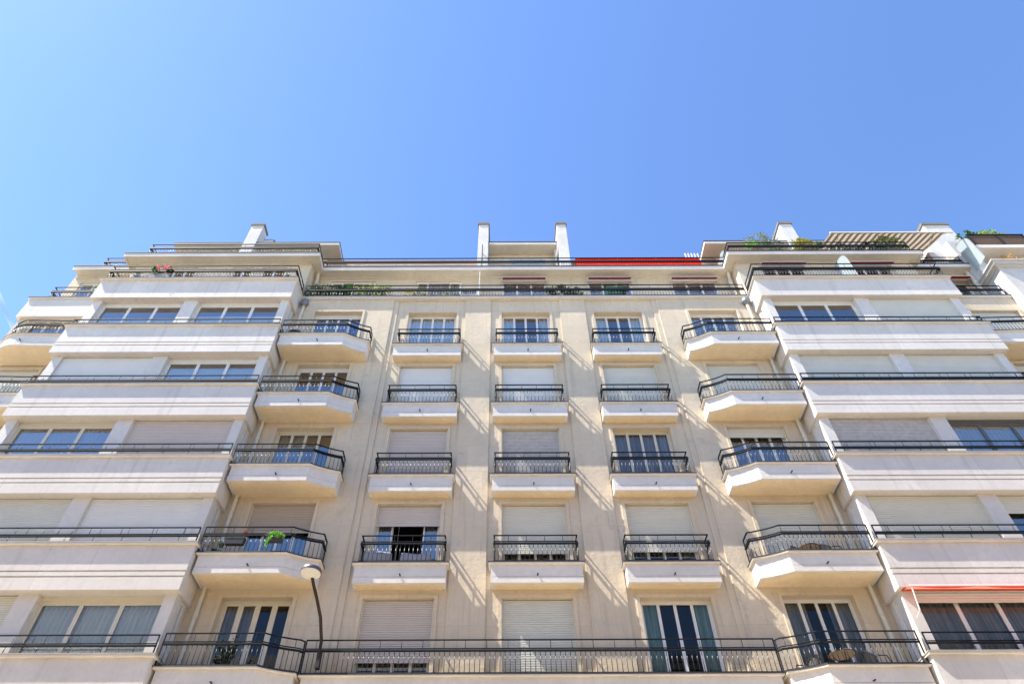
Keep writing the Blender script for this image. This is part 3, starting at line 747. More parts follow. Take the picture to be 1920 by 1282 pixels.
# ---- outermost bays of windows beyond the projecting bays
wl = MB()
hl = [(-20.5, -18.55, z - 0.40, z + HEAD[k]) for k, z in enumerate(SL)]
grid_wall(wl, -20.95, -17.38, 0, 23.52, 0.12, hl, 0.3)
wl.q((-20.95, 0.12, 0), (-20.95, 0.12, 23.52), (-20.95, 8, 23.52), (-20.95, 8, 0))
wl.build('wall', M['wall'], B); wl = MB()
hr = [(18.38, 20.36, z - 0.40, z + HEAD[k]) for k, z in enumerate(SL)]
grid_wall(wl, 17.38, 20.61, 0, 24.5, -0.02, hr, 0.3)
wl.build('wall', M['wall'], B)
for k, z in enumerate(SL):
    kw = [dict(sh='sh_cream', sfrac=1), dict(sh='sh_cream', sfrac=1), dict(sh='sh_cream', sfrac=1), dict(sh='sh_cream', sfrac=1), dict(leaves=3, blind=0.0)][k]
    window(-20.5, -18.55, z - 0.40, z + HEAD[k], 0.10, **kw)
    if k < 4: surround(-20.5, -18.55, z - 0.40, z + HEAD[k], 0.12)
    window(18.38, 20.36, z - 0.40, z + HEAD[k], -0.02, sh='sh_green', sfrac=1)
    surround(18.38, 20.36, z - 0.40, z + HEAD[k], -0.02)
# left end: parapet band with a soffit, coping and railing
mb = MB(); mb.box(-21.05, -17.5, -0.02, 0.9, 23.50, 24.62); pb = mb.build('parapet', M['band'], B)
wavy_box(MB(), -21.1, -17.45, -0.09, 0.9, 24.63, 24.70, 0.006).build('coping_moulding', M['slab'], pb)
MB().box(-21.12, -17.45, -0.11, 0.9, 24.701, 24.73).build('coping', M['zinc'], pb)
railing(pb, [(-20.35, 2.0), (-20.35, -0.03), (-17.5, -0.03)], 25.45, 25.22, 25.10, 24.75, post=0.9, bal=0.125, zh=0.08)
mb = MB(); mb.box(17.5, 20.6, -0.09, 0.4, 24.48, 24.60); pb = mb.build('cornice', M['slab'], B)
MB().box(17.5, 20.61, -0.11, 0.4, 24.601, 24.64).build('coping', M['zinc'], pb)
railing(pb, [(17.6, -0.05), (20.5, -0.05)], 25.30, 25.08, 24.98, 24.68, post=0.9, bal=0.125, zh=0.075)
# rounded end balconies
def arc_outline(s):
    pts = [(17.45, 0.0), (17.45, -1.0), (19.2, -1.05)]
    cx, cy, r = 19.2, 0.1, 1.15
    for i in range(1, 11):
        a = math.pi / 2 * i / 10; pts.append((cx + r * math.sin(a), cy - r * math.cos(a)))
    pts[-1] = (pts[-1][0], 0.0)
    pts = [(s * x, y) for x, y in pts]
    return pts if s > 0 else pts[::-1]
for k, z in enumerate(SL):
    for s in (-1, 1):
        f = arc_outline(s); o = balcony(f, 0.1 if s < 0 else -0.03, z, (s * 19.0, -1.0))
        pts = f[:-1][1:] if s > 0 else f[1:][:-1]
        q = inset(pts, 0.09)
        railing(o, q, z + 0.81, z + 0.60, z + 0.53, z + 0.03)

# roof deck and back so that no light leaks in from behind
MB().box(-20.9, 21.3, 7.0, 7.2, 0, 30.0).build('rear_wall', M['wall'], B)

# downpipes beside the bays
for s in (-1, 1):
    p = MB(); X = s * 9.22
    p.tube((X, -0.17, 0.2), (X, -0.17, 23.75), 0.06, 10)
    p.tube((X, -0.17, 23.75), (X - s * 0.0, -0.17, 23.95), 0.06, 10)
    for z in SL + [13.2, 16.3, 19.4, 22.5]: p.tube((X, -0.17, z + 1.6), (X, -0.17, z + 1.72), 0.075, 10)
    o = p.build('downpipe', M['pipe'], B, smooth=False)
    MB().lathe([(0.07, 0), (0.17, 0.16), (0.17, 0.3), (0.15, 0.3)], (X, -0.2, 23.9), 12).build('hopper', M['lead'], o)
    p = MB(); p.path([(s * 9.42, 0.7, 24.4), (s * 9.42, 0.7, 26.8), (s * 9.42, 0.55, 27.3)], 0.075, 10)
    for z in (25.6, 26.6): p.tube((s * 9.42, 0.7, z), (s * 9.42, 0.7, z + 0.14), 0.095, 10)
    p.build('downpipe', M['pipe'], B)
p = MB(); p.path([(20.38, 0.6, 24.4), (20.38, 0.6, 27.3)], 0.08, 10); p.tube((20.38, 0.6, 26.3), (20.38, 0.6, 26.5), 0.1, 10); p.build('downpipe', M['pipe'], B)
p = MB(); p.path([(1.66, 1.2, 27.5), (1.66, 1.2, 30.1)], 0.06, 10); p.build('downpipe', M['pipe'], B)

# ---------------------------------------------------------------- neighbouring building
NB = thing('neighbouring_building', 'grey stone house at right edge with moulded cornice and brown screened roof balcony', 'building', (0, 0, 0))
nw = MB()
hn = [(23.3, 24.9, z + 0.5, z + 2.4) for z in SL]
grid_wall(nw, 20.62, 32.0, 0, 26.0, -0.5, hn, 0.25)
nw.q((20.62, 2, 0), (20.62, -0.5, 0), (20.62, -0.5, 26.0), (20.62, 2, 26.0))
nw.build('wall', M['grey_stone'], NB)
MB().box(21.35, 23.0, -1.0, -0.51, 0, 25.1).build('oriel', M['grey_stone'], NB)
for (a, b, c, d) in hn: window(a, b, c, d, -0.5, leaves=2, parent=NB)
cn = MB(); cn.box(20.56, 32, -0.58, 2, 26.001, 26.10); cn.box(20.42, 32, -0.70, 2, 26.101, 26.24); cn.box(20.34, 32, -0.78, 2, 26.241, 26.30)
cn.build('cornice', M['grey_stone'], NB)
MB().box(21.0, 32, 0.5, 7, 26.30, 27.74).build('upper_wall', M['wall'], NB)
sl = MB().box(20.75, 32, -0.4, 7, 27.75, 27.98).build('balcony', M['slab'], NB)
MB().box(20.80, 23.35, -0.36, -0.33, 28.0, 28.82).build('screen', M['bamboo'], sl)
sc = MB(); sc.q((23.36, -0.34, 28.0), (23.36, 2.5, 28.0), (23.36, 2.5, 28.8), (23.36, -0.34, 28.8)); sc.build('screen', M['bamboo'], sl)
rr = MB(); rr.sweep([(20.72, -0.38), (23.38, -0.38)], 28.83, 0.05, 0.04)
for x in (20.75, 22.1, 23.35): rr.box(x - 0.02, x + 0.02, -0.40, -0.365, 27.99, 28.83)
rr.build('railing', M['iron'], sl)
MB().box(22.5, 32, 0.6, 7, 28.0, 29.2).build('mansard_roof', M['zinc'], NB)

# ---------------------------------------------------------------- house across the street (it shades the lower sky and shows in the panes)
OB = thing('opposite_building', 'plain stone house with shuttered windows and zinc roof across the street', 'building', (0, -22.0, 0))
ow = MB(); ho = [(x, x + 1.3, z, z + 2.1) for x in [-48 + 3.2 * i for i in range(30)] for z in (4.6, 8.0, 11.4)]
grid_wall(ow, -50, 50, 0, 17.5, 0.0, [], 0.25)
ow.v = [(x, -y, z) for x, y, z in ow.v]; ow.f = [f[::-1] for f in ow.f]
ow.box(-50, 50, -0.02, 0.35, 17.2, 17.5); ow.box(-50, 50, -0.02, 0.2, 4.0, 4.2)
ow.box(-50, -49.9, -12, -0.01, 0, 17.5); ow.box(49.9, 50, -12, -0.01, 0, 17.5)
ow.build('wall', M['wall'], OB)
for i, (a, b, c, d) in enumerate(ho[:95]):
    f = MB().box(a, b, 0.005, 0.05, c, d).build('window', M['graphite'], OB)
rf = MB(); rf.prism([(-50, -12), (50, -12), (50, 0.1), (-50, 0.1)], 17.51, 20.3, [(-49, -10), (49, -10), (49, -1.6), (-49, -1.6)]); rf.build('roof', M['lead'], OB)

# ---------------------------------------------------------------- street and ground
def structure(name, mb, mat):
    o = mb.build(name, mat); o['kind'] = 'structure'; return o
structure('ground', MB().q((-900, -900, -0.03), (900, -900, -0.03), (900, 900, -0.03), (-900, 900, -0.03)), M['ground'])
structure('road', MB().q((-300, -13.0, -0.02), (300, -13.0, -0.02), (300, -5.0, -0.02), (-300, -5.0, -0.02)), M['asphalt'])
structure('pavement', MB().box(-300, 300, -5.0, 0.05, -0.1, 0.1), M['ground'])
structure('far_pavement', MB().box(-300, 300, -22.0, -13.0, -0.1, 0.1), M['ground'])
ln = MB()
for i in range(-40, 40): ln.q((i * 6, -9.06, -0.016), (i * 6 + 3, -9.06, -0.016), (i * 6 + 3, -8.94, -0.016), (i * 6, -8.94, -0.016))
structure('road_marking', ln, M['line'])

exec_things = True
# ---------------------------------------------------------------- plants and furniture
def leaves(mb, n, c, r, size, seed=0, droop=0.0, flat=0.6):
    g = random.Random(seed)
    cl = [(g.gauss(0, .55), g.gauss(0, .55), g.gauss(0, .55)) for _ in range(max(3, n // 22))]
    for _ in range(n):
        k = g.choice(cl)
        p = [k[i] + g.gauss(0, 0.22) for i in range(3)]
        l = math.sqrt(sum(a * a for a in p))
        if l > 1.15: p = [a / l * g.uniform(0.85, 1.15) for a in p]
        x, y, z = (c[i] + p[i] * r[i] for i in range(3))
        a = g.uniform(0, 2 * math.pi); e = g.uniform(-0.9, 0.9) - droop
        d = Vector((math.cos(a) * math.cos(e), math.sin(a) * math.cos(e), math.sin(e)))
        u = d.cross(Vector((g.gauss(0, 1), g.gauss(0, 1), g.gauss(0, 1)))).normalized()
        s = size * g.uniform(0.6, 1.3); P0 = Vector((x, y, z))
        nrm = d.cross(u) * s * 0.12
        mb.q(P0, P0 + d * s * 0.5 + u * s * 0.3 + nrm, P0 + d * s, P0 + d * s * 0.5 - u * s * 0.3 + nrm)
    return mb
def pot(parent, r, h, mat, z=0.0):
    return MB().lathe([(r * 0.72, z), (r, z + h * 0.9), (r * 1.08, z + h * 0.9), (r * 1.08, z + h), (r * 0.95, z + h), (r * 0.9, z + h * 0.93)], n=14).build('pot', mat, parent)
def trough(parent, l, wd, h, mat):
    mb = MB(); b = [(-l / 2, -wd * .4), (l / 2, -wd * .4), (l / 2, wd * .4), (-l / 2, wd * .4)]
    t = [(-l / 2 - .02, -wd / 2), (l / 2 + .02, -wd / 2), (l / 2 + .02, wd / 2), (-l / 2 - .02, wd / 2)]
    mb.prism(b, 0, h, t); mb.prism([(x * 1.01, y * 1.05) for x, y in t], h, h + 0.025)
    return mb.build('trough', mat, parent)
def stems(parent, pts, r=0.014):
    mb = MB()
    for a, b in pts: mb.tube(a, b, r, 5, r * 0.6)
    return mb.build('stem', M['bark'], parent)
def shrub(name, label, cat, loc, size, leaf_mat, n, lsize, pot_r=0.2, pot_h=0.3, pot_mat='terracotta', seed=1, flowers=None, group=None, trunk=True):
    t = thing(name, label, cat, loc, group=group)
    pot(t, pot_r, pot_h, M[pot_mat])
    cz = pot_h + size[2] * 0.95
    leaves(MB(), n, (0, 0, cz), size, lsize, seed).build('foliage', M[leaf_mat], t)
    g = random.Random(seed + 50)
    if trunk: stems(t, [((0, 0, pot_h * 0.9), (g.uniform(-.6, .6) * size[0], g.uniform(-.6, .6) * size[1], cz + g.uniform(-.2, .6) * size[2])) for _ in range(7)])
    if flowers: leaves(MB(), flowers[1], (0, -0.02, cz + size[2] * 0.25), (size[0], size[1], size[2] * 0.8), flowers[2], seed + 9).build('flower', M[flowers[0]], t)
    return t
def hedge(name, label, cat, x0, x1, y, z, h, leaf_mat, n, lsize, seed, second=None, th=0.28, wd=0.3, group=None):
    t = thing(name, label, cat, ((x0 + x1) / 2, y, z), group=group); l = x1 - x0
    trough(t, l, wd, th, M['pot_grey'])
    mb = MB(); k = max(2, int(l / 0.4)); g = random.Random(seed)
    for i in range(k):
        leaves(mb, n // k, (-l / 2 + l * (i + .5) / k, 0, th + h * g.uniform(.4, .55)), (l / k * 0.75, 0.22, h * g.uniform(.42, .6)), lsize, seed + i)
    mb.build('foliage', M[leaf_mat], t)
    if second:
        mb = MB(); x_a, x_b, m2, nn = second
        for i in range(5): leaves(mb, nn // 5, (x_a + (x_b - x_a) * (i + .5) / 5, -0.08, th + h * 0.5), ((x_b - x_a) / 9, 0.2, h * 0.5), lsize, seed + 30 + i)
        mb.build('flower' if m2.startswith('fl') else 'foliage', M[m2], t)
    return t

F5 = L5
hedge('hedge_planter', 'trough of dark green hedge with cream flowers at left end of the long upper terrace', 'planter', -9.3, -7.4, 0.12, F5, 1.0, 'lf_green', 1500, 0.11, 3, second=(-0.7, 0.3, 'fl_cream', 130), th=0.3)
hedge('hedge_planter', 'trough of cream-edged variegated bushes trailing beside the dark green hedge on the terrace', 'planter', -7.35, -5.8, 0.12, F5, 1.0, 'lf_varieg', 1300, 0.10, 13, th=0.3)
shrub('terrace_shrub', 'golden-leaved bush poking through the terrace railing left of open windows', 'plant', (-4.75, 0.2, F5), (0.5, 0.25, 0.38), 'lf_yellow', 420, 0.10, seed=5, pot_h=0.4)
shrub('terrace_shrub', 'pale wispy plant with sparse grey leaves behind the terrace railing', 'plant', (-3.1, 0.2, F5), (0.55, 0.2, 0.36), 'lf_silver', 300, 0.09, seed=6, pot_h=0.4)
shrub('spiky_plant', 'tall spiky grey-green palm-like plant behind the hedge beside the downpipe', 'plant', (-8.95, 0.42, F5), (0.5, 0.25, 0.62), 'lf_silver', 170, 0.2, seed=8, pot_h=0.65, pot_mat='pot_dark')
hedge('hedge_planter', 'trough of dark small-leaved bushes between two burgundy awnings', 'planter', 0.95, 2.35, 0.16, F5, 1.0, 'lf_dark', 1100, 0.10, 23, th=0.3)
hedge('hedge_planter', 'dark planter of pink and red geraniums on the left bay terrace', 'planter', -15.65, -14.85, -1.0, 24.585, 0.62, 'lf_green', 260, 0.09, 33, second=(-0.35, 0.35, 'fl_pink', 190), th=0.34, wd=0.22)
shrub('ball_shrub', 'small clipped green ball in a pot at right corner of left bay terrace', 'plant', (-10.0, -0.75, L5), (0.17, 0.17, 0.17), 'lf_dark', 240, 0.05, pot_r=0.13, pot_h=0.6, seed=9, trunk=False)
shrub('leafy_plant', 'yellow-green plant among white chairs on the left bay terrace', 'plant', (-16.55, -0.7, L5), (0.22, 0.2, 0.25), 'lf_yellow', 150, 0.09, pot_r=0.15, pot_h=0.95, pot_mat='pot_grey', seed=10)
shrub('leafy_plant', 'bright green plant on the far left upper terrace beside white pots', 'plant', (-18.5, 0.25, L5), (0.3, 0.2, 0.28), 'lf_bright', 150, 0.1, pot_r=0.17, pot_h=0.9, pot_mat='white', seed=11)
# roof terrace, right
Z6 = 27.49
shrub('olive_shrub', 'tall airy silver-leaved shrub rising above the right roof terrace railing', 'shrub', (11.35, 0.15, Z6), (0.85, 0.35, 0.80), 'lf_silver', 1100, 0.11, pot_r=0.25, pot_h=0.55, seed=12)
shrub('terrace_shrub', 'small bright green bush pushing through railing under the silver shrub', 'plant', (10.6, -0.15, Z6), (0.3, 0.2, 0.35), 'lf_bright', 220, 0.10, seed=14, pot_h=0.35)
shrub('terrace_shrub', 'rounded yellow-leaved bush beside the narrow chimney on roof terrace', 'shrub', (13.1, 0.0, Z6), (0.48, 0.3, 0.52), 'lf_yellow', 800, 0.13, pot_h=0.45, seed=15, pot_r=0.22)
shrub('terrace_shrub', 'dark green bush next to the yellow-leaved bush on roof terrace', 'plant', (13.7, -0.05, Z6), (0.3, 0.25, 0.3), 'lf_green', 230, 0.11, pot_h=0.4, seed=16)
hedge('hedge_planter', 'long dark planter of deep green shrubs under the striped awning', 'planter', 14.5, 16.7, 0.0, Z6, 0.8, 'lf_dark', 700, 0.12, 43, th=0.35)
shrub('terrace_shrub', 'pale cream-green leafy bush in front of the striped awning', 'shrub', (17.15, 0.0, Z6), (0.66, 0.3, 0.55), 'lf_varieg', 850, 0.14, pot_h=0.5, seed=17, pot_r=0.24)
shrub('terrace_shrub', 'dark drooping bush at right end of the roof terrace by the party wall', 'shrub', (18.55, 0.75, Z6), (0.5, 0.3, 0.5), 'lf_dark', 420, 0.12, pot_h=0.35, seed=18, pot_r=0.24)
shrub('balcony_shrub', 'small leafy green bush above left end of the brown balcony screen', 'plant', (21.2, 0.0, 27.98), (0.45, 0.25, 0.36), 'lf_green', 320, 0.14, pot_h=0.85, seed=19, pot_r=0.2)
shrub('balcony_shrub', 'larger yellow-green bush above right half of the brown balcony screen', 'plant', (22.45, 0.05, 27.98), (0.65, 0.3, 0.46), 'lf_lime', 560, 0.14, pot_h=0.85, seed=20, pot_r=0.22)
hedge('hedge_planter', 'trough of orange-leaved foliage on the grey neighbour cornice', 'planter', 21.5, 23.6, -0.3, 26.31, 0.75, 'lf_orange', 500, 0.12, 53, th=0.2)
# balconies lower down
t = thing('hanging_planter', 'bright green trailing plant in a black box hung on the second-lowest left balcony rail', 'planter', (-7.36, -1.0, SL[1] + 0.28))
trough(t, 0.42, 0.18, 0.15, M['pot_dark'])
mb = MB(); leaves(mb, 420, (0, -0.04, 0.16), (0.24, 0.10, 0.11), 0.06, 71); leaves(mb, 70, (-0.12, -0.12, -0.03), (0.07, 0.04, 0.16), 0.06, 72); mb.build('foliage', M['lf_bright'], t)
t = thing('flower_box', 'black rail box with one red flower beside the bright green hanging plant', 'planter', (-8.5, -0.86, SL[1] + 0.28))
trough(t, 0.5, 0.18, 0.18, M['pot_dark']); leaves(MB(), 60, (-.05, 0, 0.22), (0.24, 0.06, 0.07), 0.07, 73).build('foliage', M['lf_dark'], t)
stems(t, [((0.2, 0, 0.15), (0.22, 0, 0.32))], 0.006); leaves(MB(), 46, (0.22, 0, 0.34), (0.05, 0.05, 0.05), 0.06, 74).build('flower', M['fl_red'], t)
t = thing('trailing_plant', 'thin trailing plant hanging left of the red flower box', 'plant', (-8.85, -0.86, SL[1] + 0.2)); pot(t, 0.07, 0.1, M['pot_dark'])
leaves(MB(), 80, (0, -0.05, -0.02), (0.06, 0.05, 0.17), 0.05, 75).build('foliage', M['lf_green'], t)
t = thing('spiky_plant', 'small spiky green pot plant at the curved end of a left balcony', 'plant', (-6.5, -0.48, SL[2] - 0.42)); pot(t, 0.09, 0.42, M['terracotta'])
mb = MB()
for i in range(16):
    a = i * 0.8; mb.tube((0, 0, 0.4), (0.09 * math.cos(a), 0.09 * math.sin(a), 0.58 + 0.03 * (i % 3)), 0.012, 4, 0.002)
mb.build('foliage', M['lf_green'], t)
shrub('dark_bush', 'dark spindly bush in a pot before the lowest left balcony window', 'plant', (-7.95, -0.45, SL[0] - 0.42), (0.22, 0.18, 0.5), 'lf_dark', 330, 0.10, pot_h=0.5, seed=76, pot_mat='pot_dark', pot_r=0.17)

# folding bistro chair and other furniture
def arm_chair(loc, rz, label, group):
    t = thing('wicker_chair', label, 'chair', loc, rz, group)
    MB().lathe([(0.20, 0.42), (0.25, 0.43), (0.25, 0.46), (0.2, 0.47)], n=16).build('seat', M['wicker'], t)
    b = MB(); n = 12; pr = None
    for i in range(n + 1):
        a = math.pi * (0.12 + 0.76 * i / n); p = (0.27 * math.cos(a), 0.27 * math.sin(a))
        if pr:
            h0, h1 = (0.62 + 0.24 * math.sin(math.pi * j / n) for j in (i - 1, i))
            b.q((pr[0] * .9, pr[1] * .9, 0.46), (p[0] * .9, p[1] * .9, 0.46), (p[0] * 1.05, p[1] * 1.05, h1), (pr[0] * 1.05, pr[1] * 1.05, h0))
            b.tube((pr[0] * 1.05, pr[1] * 1.05, h0), (p[0] * 1.05, p[1] * 1.05, h1), 0.016, 6)
        pr = p
    b.build('backrest', M['black'], t)
    for sx in (-1, 1):
        a = MB(); a.path([(sx * .25, 0.05, 0.66), (sx * .27, -0.15, 0.64), (sx * .25, -0.22, 0.45)], 0.014, 6); a.build('armrest', M['black'], t)
        for sy in (-1, 1): MB().tube((sx * .17, sy * .17, 0.43), (sx * .21, sy * .22, 0.0), 0.013, 6).build('leg', M['black'], t)
    return t
def round_table(loc, label):
    t = thing('bistro_table', label, 'table', loc, 0, 'round balcony tables')
    MB().lathe([(0.30, 0.70), (0.31, 0.705), (0.31, 0.725), (0.29, 0.725)], n=24).build('tabletop', M['table'], t)
    MB().path([(0.312 * math.cos(2 * math.pi * i / 24), 0.312 * math.sin(2 * math.pi * i / 24), 0.71) for i in range(25)], 0.018, 6).build('rim', M['wicker'], t)
    for i in range(3):
        a = i * 2.1 + 0.4; m = MB(); m.path([(0.22 * math.cos(a), 0.22 * math.sin(a), 0.70), (0.05 * math.cos(a + .6), 0.05 * math.sin(a + .6), 0.38), (0.25 * math.cos(a + 1), 0.25 * math.sin(a + 1), 0)], 0.012, 6); m.build('leg', M['black'], t)
    return t
for k in (0, 1):
    zz = SL[k] - 0.42
    if k == 0:
        round_table((7.55, -0.6, zz + 0.08), 'round brown mesh table on the lowest right balcony'); zc = zz
        arm_chair((6.72, -0.42, zz + 0.05), -1.1, 'dark wicker chair left of the table on the lowest right balcony', 'wicker balcony chairs')
        arm_chair((8.42, -0.5, zz + 0.05), 1.5, 'dark wicker chair right of the table on the lowest right balcony', 'wicker balcony chairs')
    else:
        round_table((7.75, -0.5, zz), 'round table with dark rim on the right balcony below the satellite-like round patch')['label'] = 'round table with dark rim on right balcony in front of closed ivory shutter'
        arm_chair((7.12, -0.5, zz), -1.0, 'dark wicker chair left of the table before a closed ivory shutter', 'wicker balcony chairs')
        arm_chair((8.4, -0.5, zz), 1.5, 'dark wicker chair right of the table before a closed ivory shutter', 'wicker balcony chairs')
# black folding chair and wicker ring on the left balcony
t = thing('folding_chair', 'black folding chair at the bay end of a left balcony', 'chair', (-9.0, -0.55, SL[1] - 0.42), 0.5)
MB().box(-0.2, 0.2, -0.2, 0.18, 0.44, 0.47).build('seat', M['black'], t)
MB().box(-0.2, 0.2, 0.2, 0.225, 0.62, 0.84).build('backrest', M['black'], t)
for sx in (-1, 1):
    MB().tube((sx * .2, 0.22, 0.86), (sx * .2, -0.22, 0.0), 0.013, 6).build('leg', M['black'], t); MB().tube((sx * .18, -0.2, 0.45), (sx * .18, 0.25, 0.0), 0.013, 6).build('leg', M['black'], t)
mb = MB()
for k in range(2):
    pr = None
    for i in range(21):
        a = 2 * math.pi * i / 20; p = (0.17 * math.cos(a), 0.05 * k, 0.17 * math.sin(a))
        if pr: mb.tube(pr, p, 0.018, 6)
        pr = p
for i in range(10):
    a = 2 * math.pi * i / 10; mb.tube((0.17 * math.cos(a), 0, 0.17 * math.sin(a)), (0.17 * math.cos(a), 0.05, 0.17 * math.sin(a)), 0.012, 5)
o = mb.build('wicker_wreath', M['table']); o.location = (-9.3, -0.82, SL[1] + 0.47); tag(o, 'round wicker ring leaning on the railing near the black folding chair', 'wreath')
# blue folding table top, white terrace chairs, covered furniture, air conditioner
t = thing('garden_table', 'round blue-grey table seen through the top left balcony railing', 'table', (-8.95, -0.55, SL[4] - 0.42))
MB().lathe([(0.30, 0.72), (0.32, 0.73), (0.32, 0.75), (0.3, 0.755)], n=24).build('tabletop', M['blue'], t)
for i in range(3): a = i * 2.1; MB().tube((0.2 * math.cos(a), 0.2 * math.sin(a), 0.72), (0.26 * math.cos(a + .3), 0.26 * math.sin(a + .3), 0), 0.014, 6).build('leg', M['iron'], t)
def white_chair(loc, rz, label):
    t = thing('terrace_chair', label, 'chair', loc, rz, 'white chairs on the left bay terrace')
    MB().box(-0.23, 0.23, -0.22, 0.22, 0.43, 0.46).build('seat', M['white'], t)
    b = MB(); b.box(-0.24, 0.24, 0.21, 0.24, 0.92, 1.06); b.box(-0.24, -0.2, 0.21, 0.24, 0.46, 0.92); b.box(0.2, 0.24, 0.21, 0.24, 0.46, 0.92); b.box(-0.03, 0.03, 0.212, 0.238, 0.46, 0.92); b.build('backrest', M['white'], t)
    for sx in (-1, 1):
        for sy in (-1, 1): MB().box(sx * .21 - .02, sx * .21 + .02, sy * .2 - .02, sy * .2 + .02, 0, 0.43).build('leg', M['white'], t)
white_chair((-16.15, -0.6, 24.6), 0.2, 'white chair just left of the geraniums on the left bay terrace')
white_chair((-16.85, -0.35, 24.6), 0.0, 'white chair at far left end of the left bay terrace')
white_chair((-12.75, -0.55, 24.6), -0.1, 'white chair left of a pair in mid terrace above left bay')
white_chair((-12.1, -0.55, 24.6), 0.1, 'white chair right of a pair in mid terrace above left bay')
def covered(name, loc, sz, mat, label, cat, seed):
    g = random.Random(seed); mb = MB(); n = 9; b = 0
    def pt(u, v):
        x = (u - .5) * sz[0]; z = v * sz[2]; e = 1 + 0.10 * (1 - v) + 0.03 * math.sin(u * 17 + seed) * (1 - v)
        return x * e, z + 0.03 * math.sin(u * 9 + seed) * v
    outline = []
    for vz in (0, .35, .7, .95):
        ring = []
        for i in range(24):
            a = 2 * math.pi * i / 24
            ca, sa = math.cos(a), math.sin(a)
            k = 1 / max(abs(ca), abs(sa)) ** 0.82
            e = 1 + 0.12 * (1 - vz) + 0.045 * math.sin(i * 2.3 + seed) * (1.2 - vz)
            ring.append((sz[0] / 2 * ca * k * e * 0.92, sz[1] / 2 * sa * k * e * 0.92, sz[2] * vz + 0.02 * math.sin(i + seed)))
        outline.append(ring)
    for ring in outline: mb.v += ring
    for r in range(3):
        for i in range(24): j = (i + 1) % 24; mb.f.append((r * 24 + i, r * 24 + j, r * 24 + 24 + j, r * 24 + 24 + i))
    c = len(mb.v); mb.v.append((0.02, 0, sz[2]))
    for i in range(24): mb.f.append((72 + i, 72 + (i + 1) % 24, c))
    o = mb.build(name, mat, smooth=True); o.location = loc; return tag(o, label, cat)
covered('covered_chair', (-4.55, -0.17, SL[1] - 0.43), (0.85, 0.28, 0.86), M['tarp'], 'crumpled grey cover over furniture at left end of a small balcony', 'furniture cover', 2)
o = covered('covered_box', (-3.45, -0.17, SL[1] - 0.43), (0.95, 0.28, 0.80), M['tarp_pale'], 'squarer pale box right of the crumpled grey cover on the same balcony', 'storage box', 5)
covered('covered_barbecue', (3.95, 0.3, F5), (0.95, 0.4, 1.25), M['green_tarp'], 'dark green tarpaulin over furniture under the middle burgundy awning', 'furniture cover', 8)
t = thing('air_conditioner', 'white air conditioner with dark grille behind the long terrace railing', 'air conditioner', (-2.38, 0.25, F5 + 0.2))
MB().box(-0.42, 0.42, -0.15, 0.15, 0.2, 0.85).build('casing', M['white'], t)
g = MB()
for i in range(9): g.box(-0.36 + i * 0.075, -0.31 + i * 0.075, -0.165, -0.152, 0.5, 0.8)
g.build('grille', M['black'], t)
MB().box(-0.4, -0.3, -0.1, 0.1, -0.2, 0.2).build('foot', M['pot_grey'], t); MB().box(0.3, 0.4, -0.1, 0.1, -0.2, 0.2).build('foot', M['pot_grey'], t)

# screens
def arched(name, label, plane_x, y0, y1, z0, z1, r_side, mat=M['frost'], tilt=0.0):
    """rounded-top glass screen standing across the terrace"""
    pts = [(y0, z0), (y1, z0)]; n = 8; r = min(r_side, abs(y1 - y0) * 0.98)
    for i in range(n + 1):
        a = math.pi / 2 * i / n; pts.append((y1 - 0.0 - (1 - math.cos(a)) * 0.12, z1 - 0.12 + 0.12 * math.sin(a)))
    for i in range(n + 1):
        a = math.pi / 2 * i / n; pts.append((y0 + r - r * math.sin(a), z1 - r + r * math.cos(a)))
    mb = MB(); b = len(mb.v); m = len(pts)
    for x in (plane_x - 0.012, plane_x + 0.012): mb.v += [(x, y, z) for y, z in pts]
    mb.f.append(tuple(range(m))); mb.f.append(tuple(m + i for i in range(m - 1, -1, -1)))
    for i in range(m): j = (i + 1) % m; mb.f.append((i, m + i, m + j, j))
    t = thing(name, label, 'screen', (plane_x, y0, z0))
    for i, v in enumerate(mb.v): mb.v[i] = (v[0] - plane_x, v[1] - y0, v[2] - z0)
    mb.build('glass', mat, t)
    fr = MB(); q = pts[2:]
    for a, c in zip(q, q[1:]): fr.tube((0, a[0] - y0, a[1] - z0), (0, c[0] - y0, c[1] - z0), 0.018, 5)
    fr.tube((0, 0, 0), (0, 0, z1 - r - z0), 0.018, 5); fr.build('frame', M['lead'], t)
    return t
arched('terrace_screen', 'frosted glass screen with rounded top dividing the right bay terrace', 13.95, -0.95, 0.0, 24.9, 26.75, 0.6)
arched('terrace_screen', 'frosted glass screen in the corner beside the glow-tinted salmon attic wall', 9.62, 0.5, 1.5, 27.5, 29.3, 0.6)
arched('terrace_screen', 'large pale blue screen with rounded top between block and grey neighbour', 20.47, -0.55, 0.25, 26.8, 28.75, 0.7)
sc = MB().box(-1.98, -1.95, 0.0, YC - 0.01, F5, 26.6).build('terrace_partition', M['white']); tag(sc, 'thin white upright partition across the long terrace right of air conditioner', 'partition')

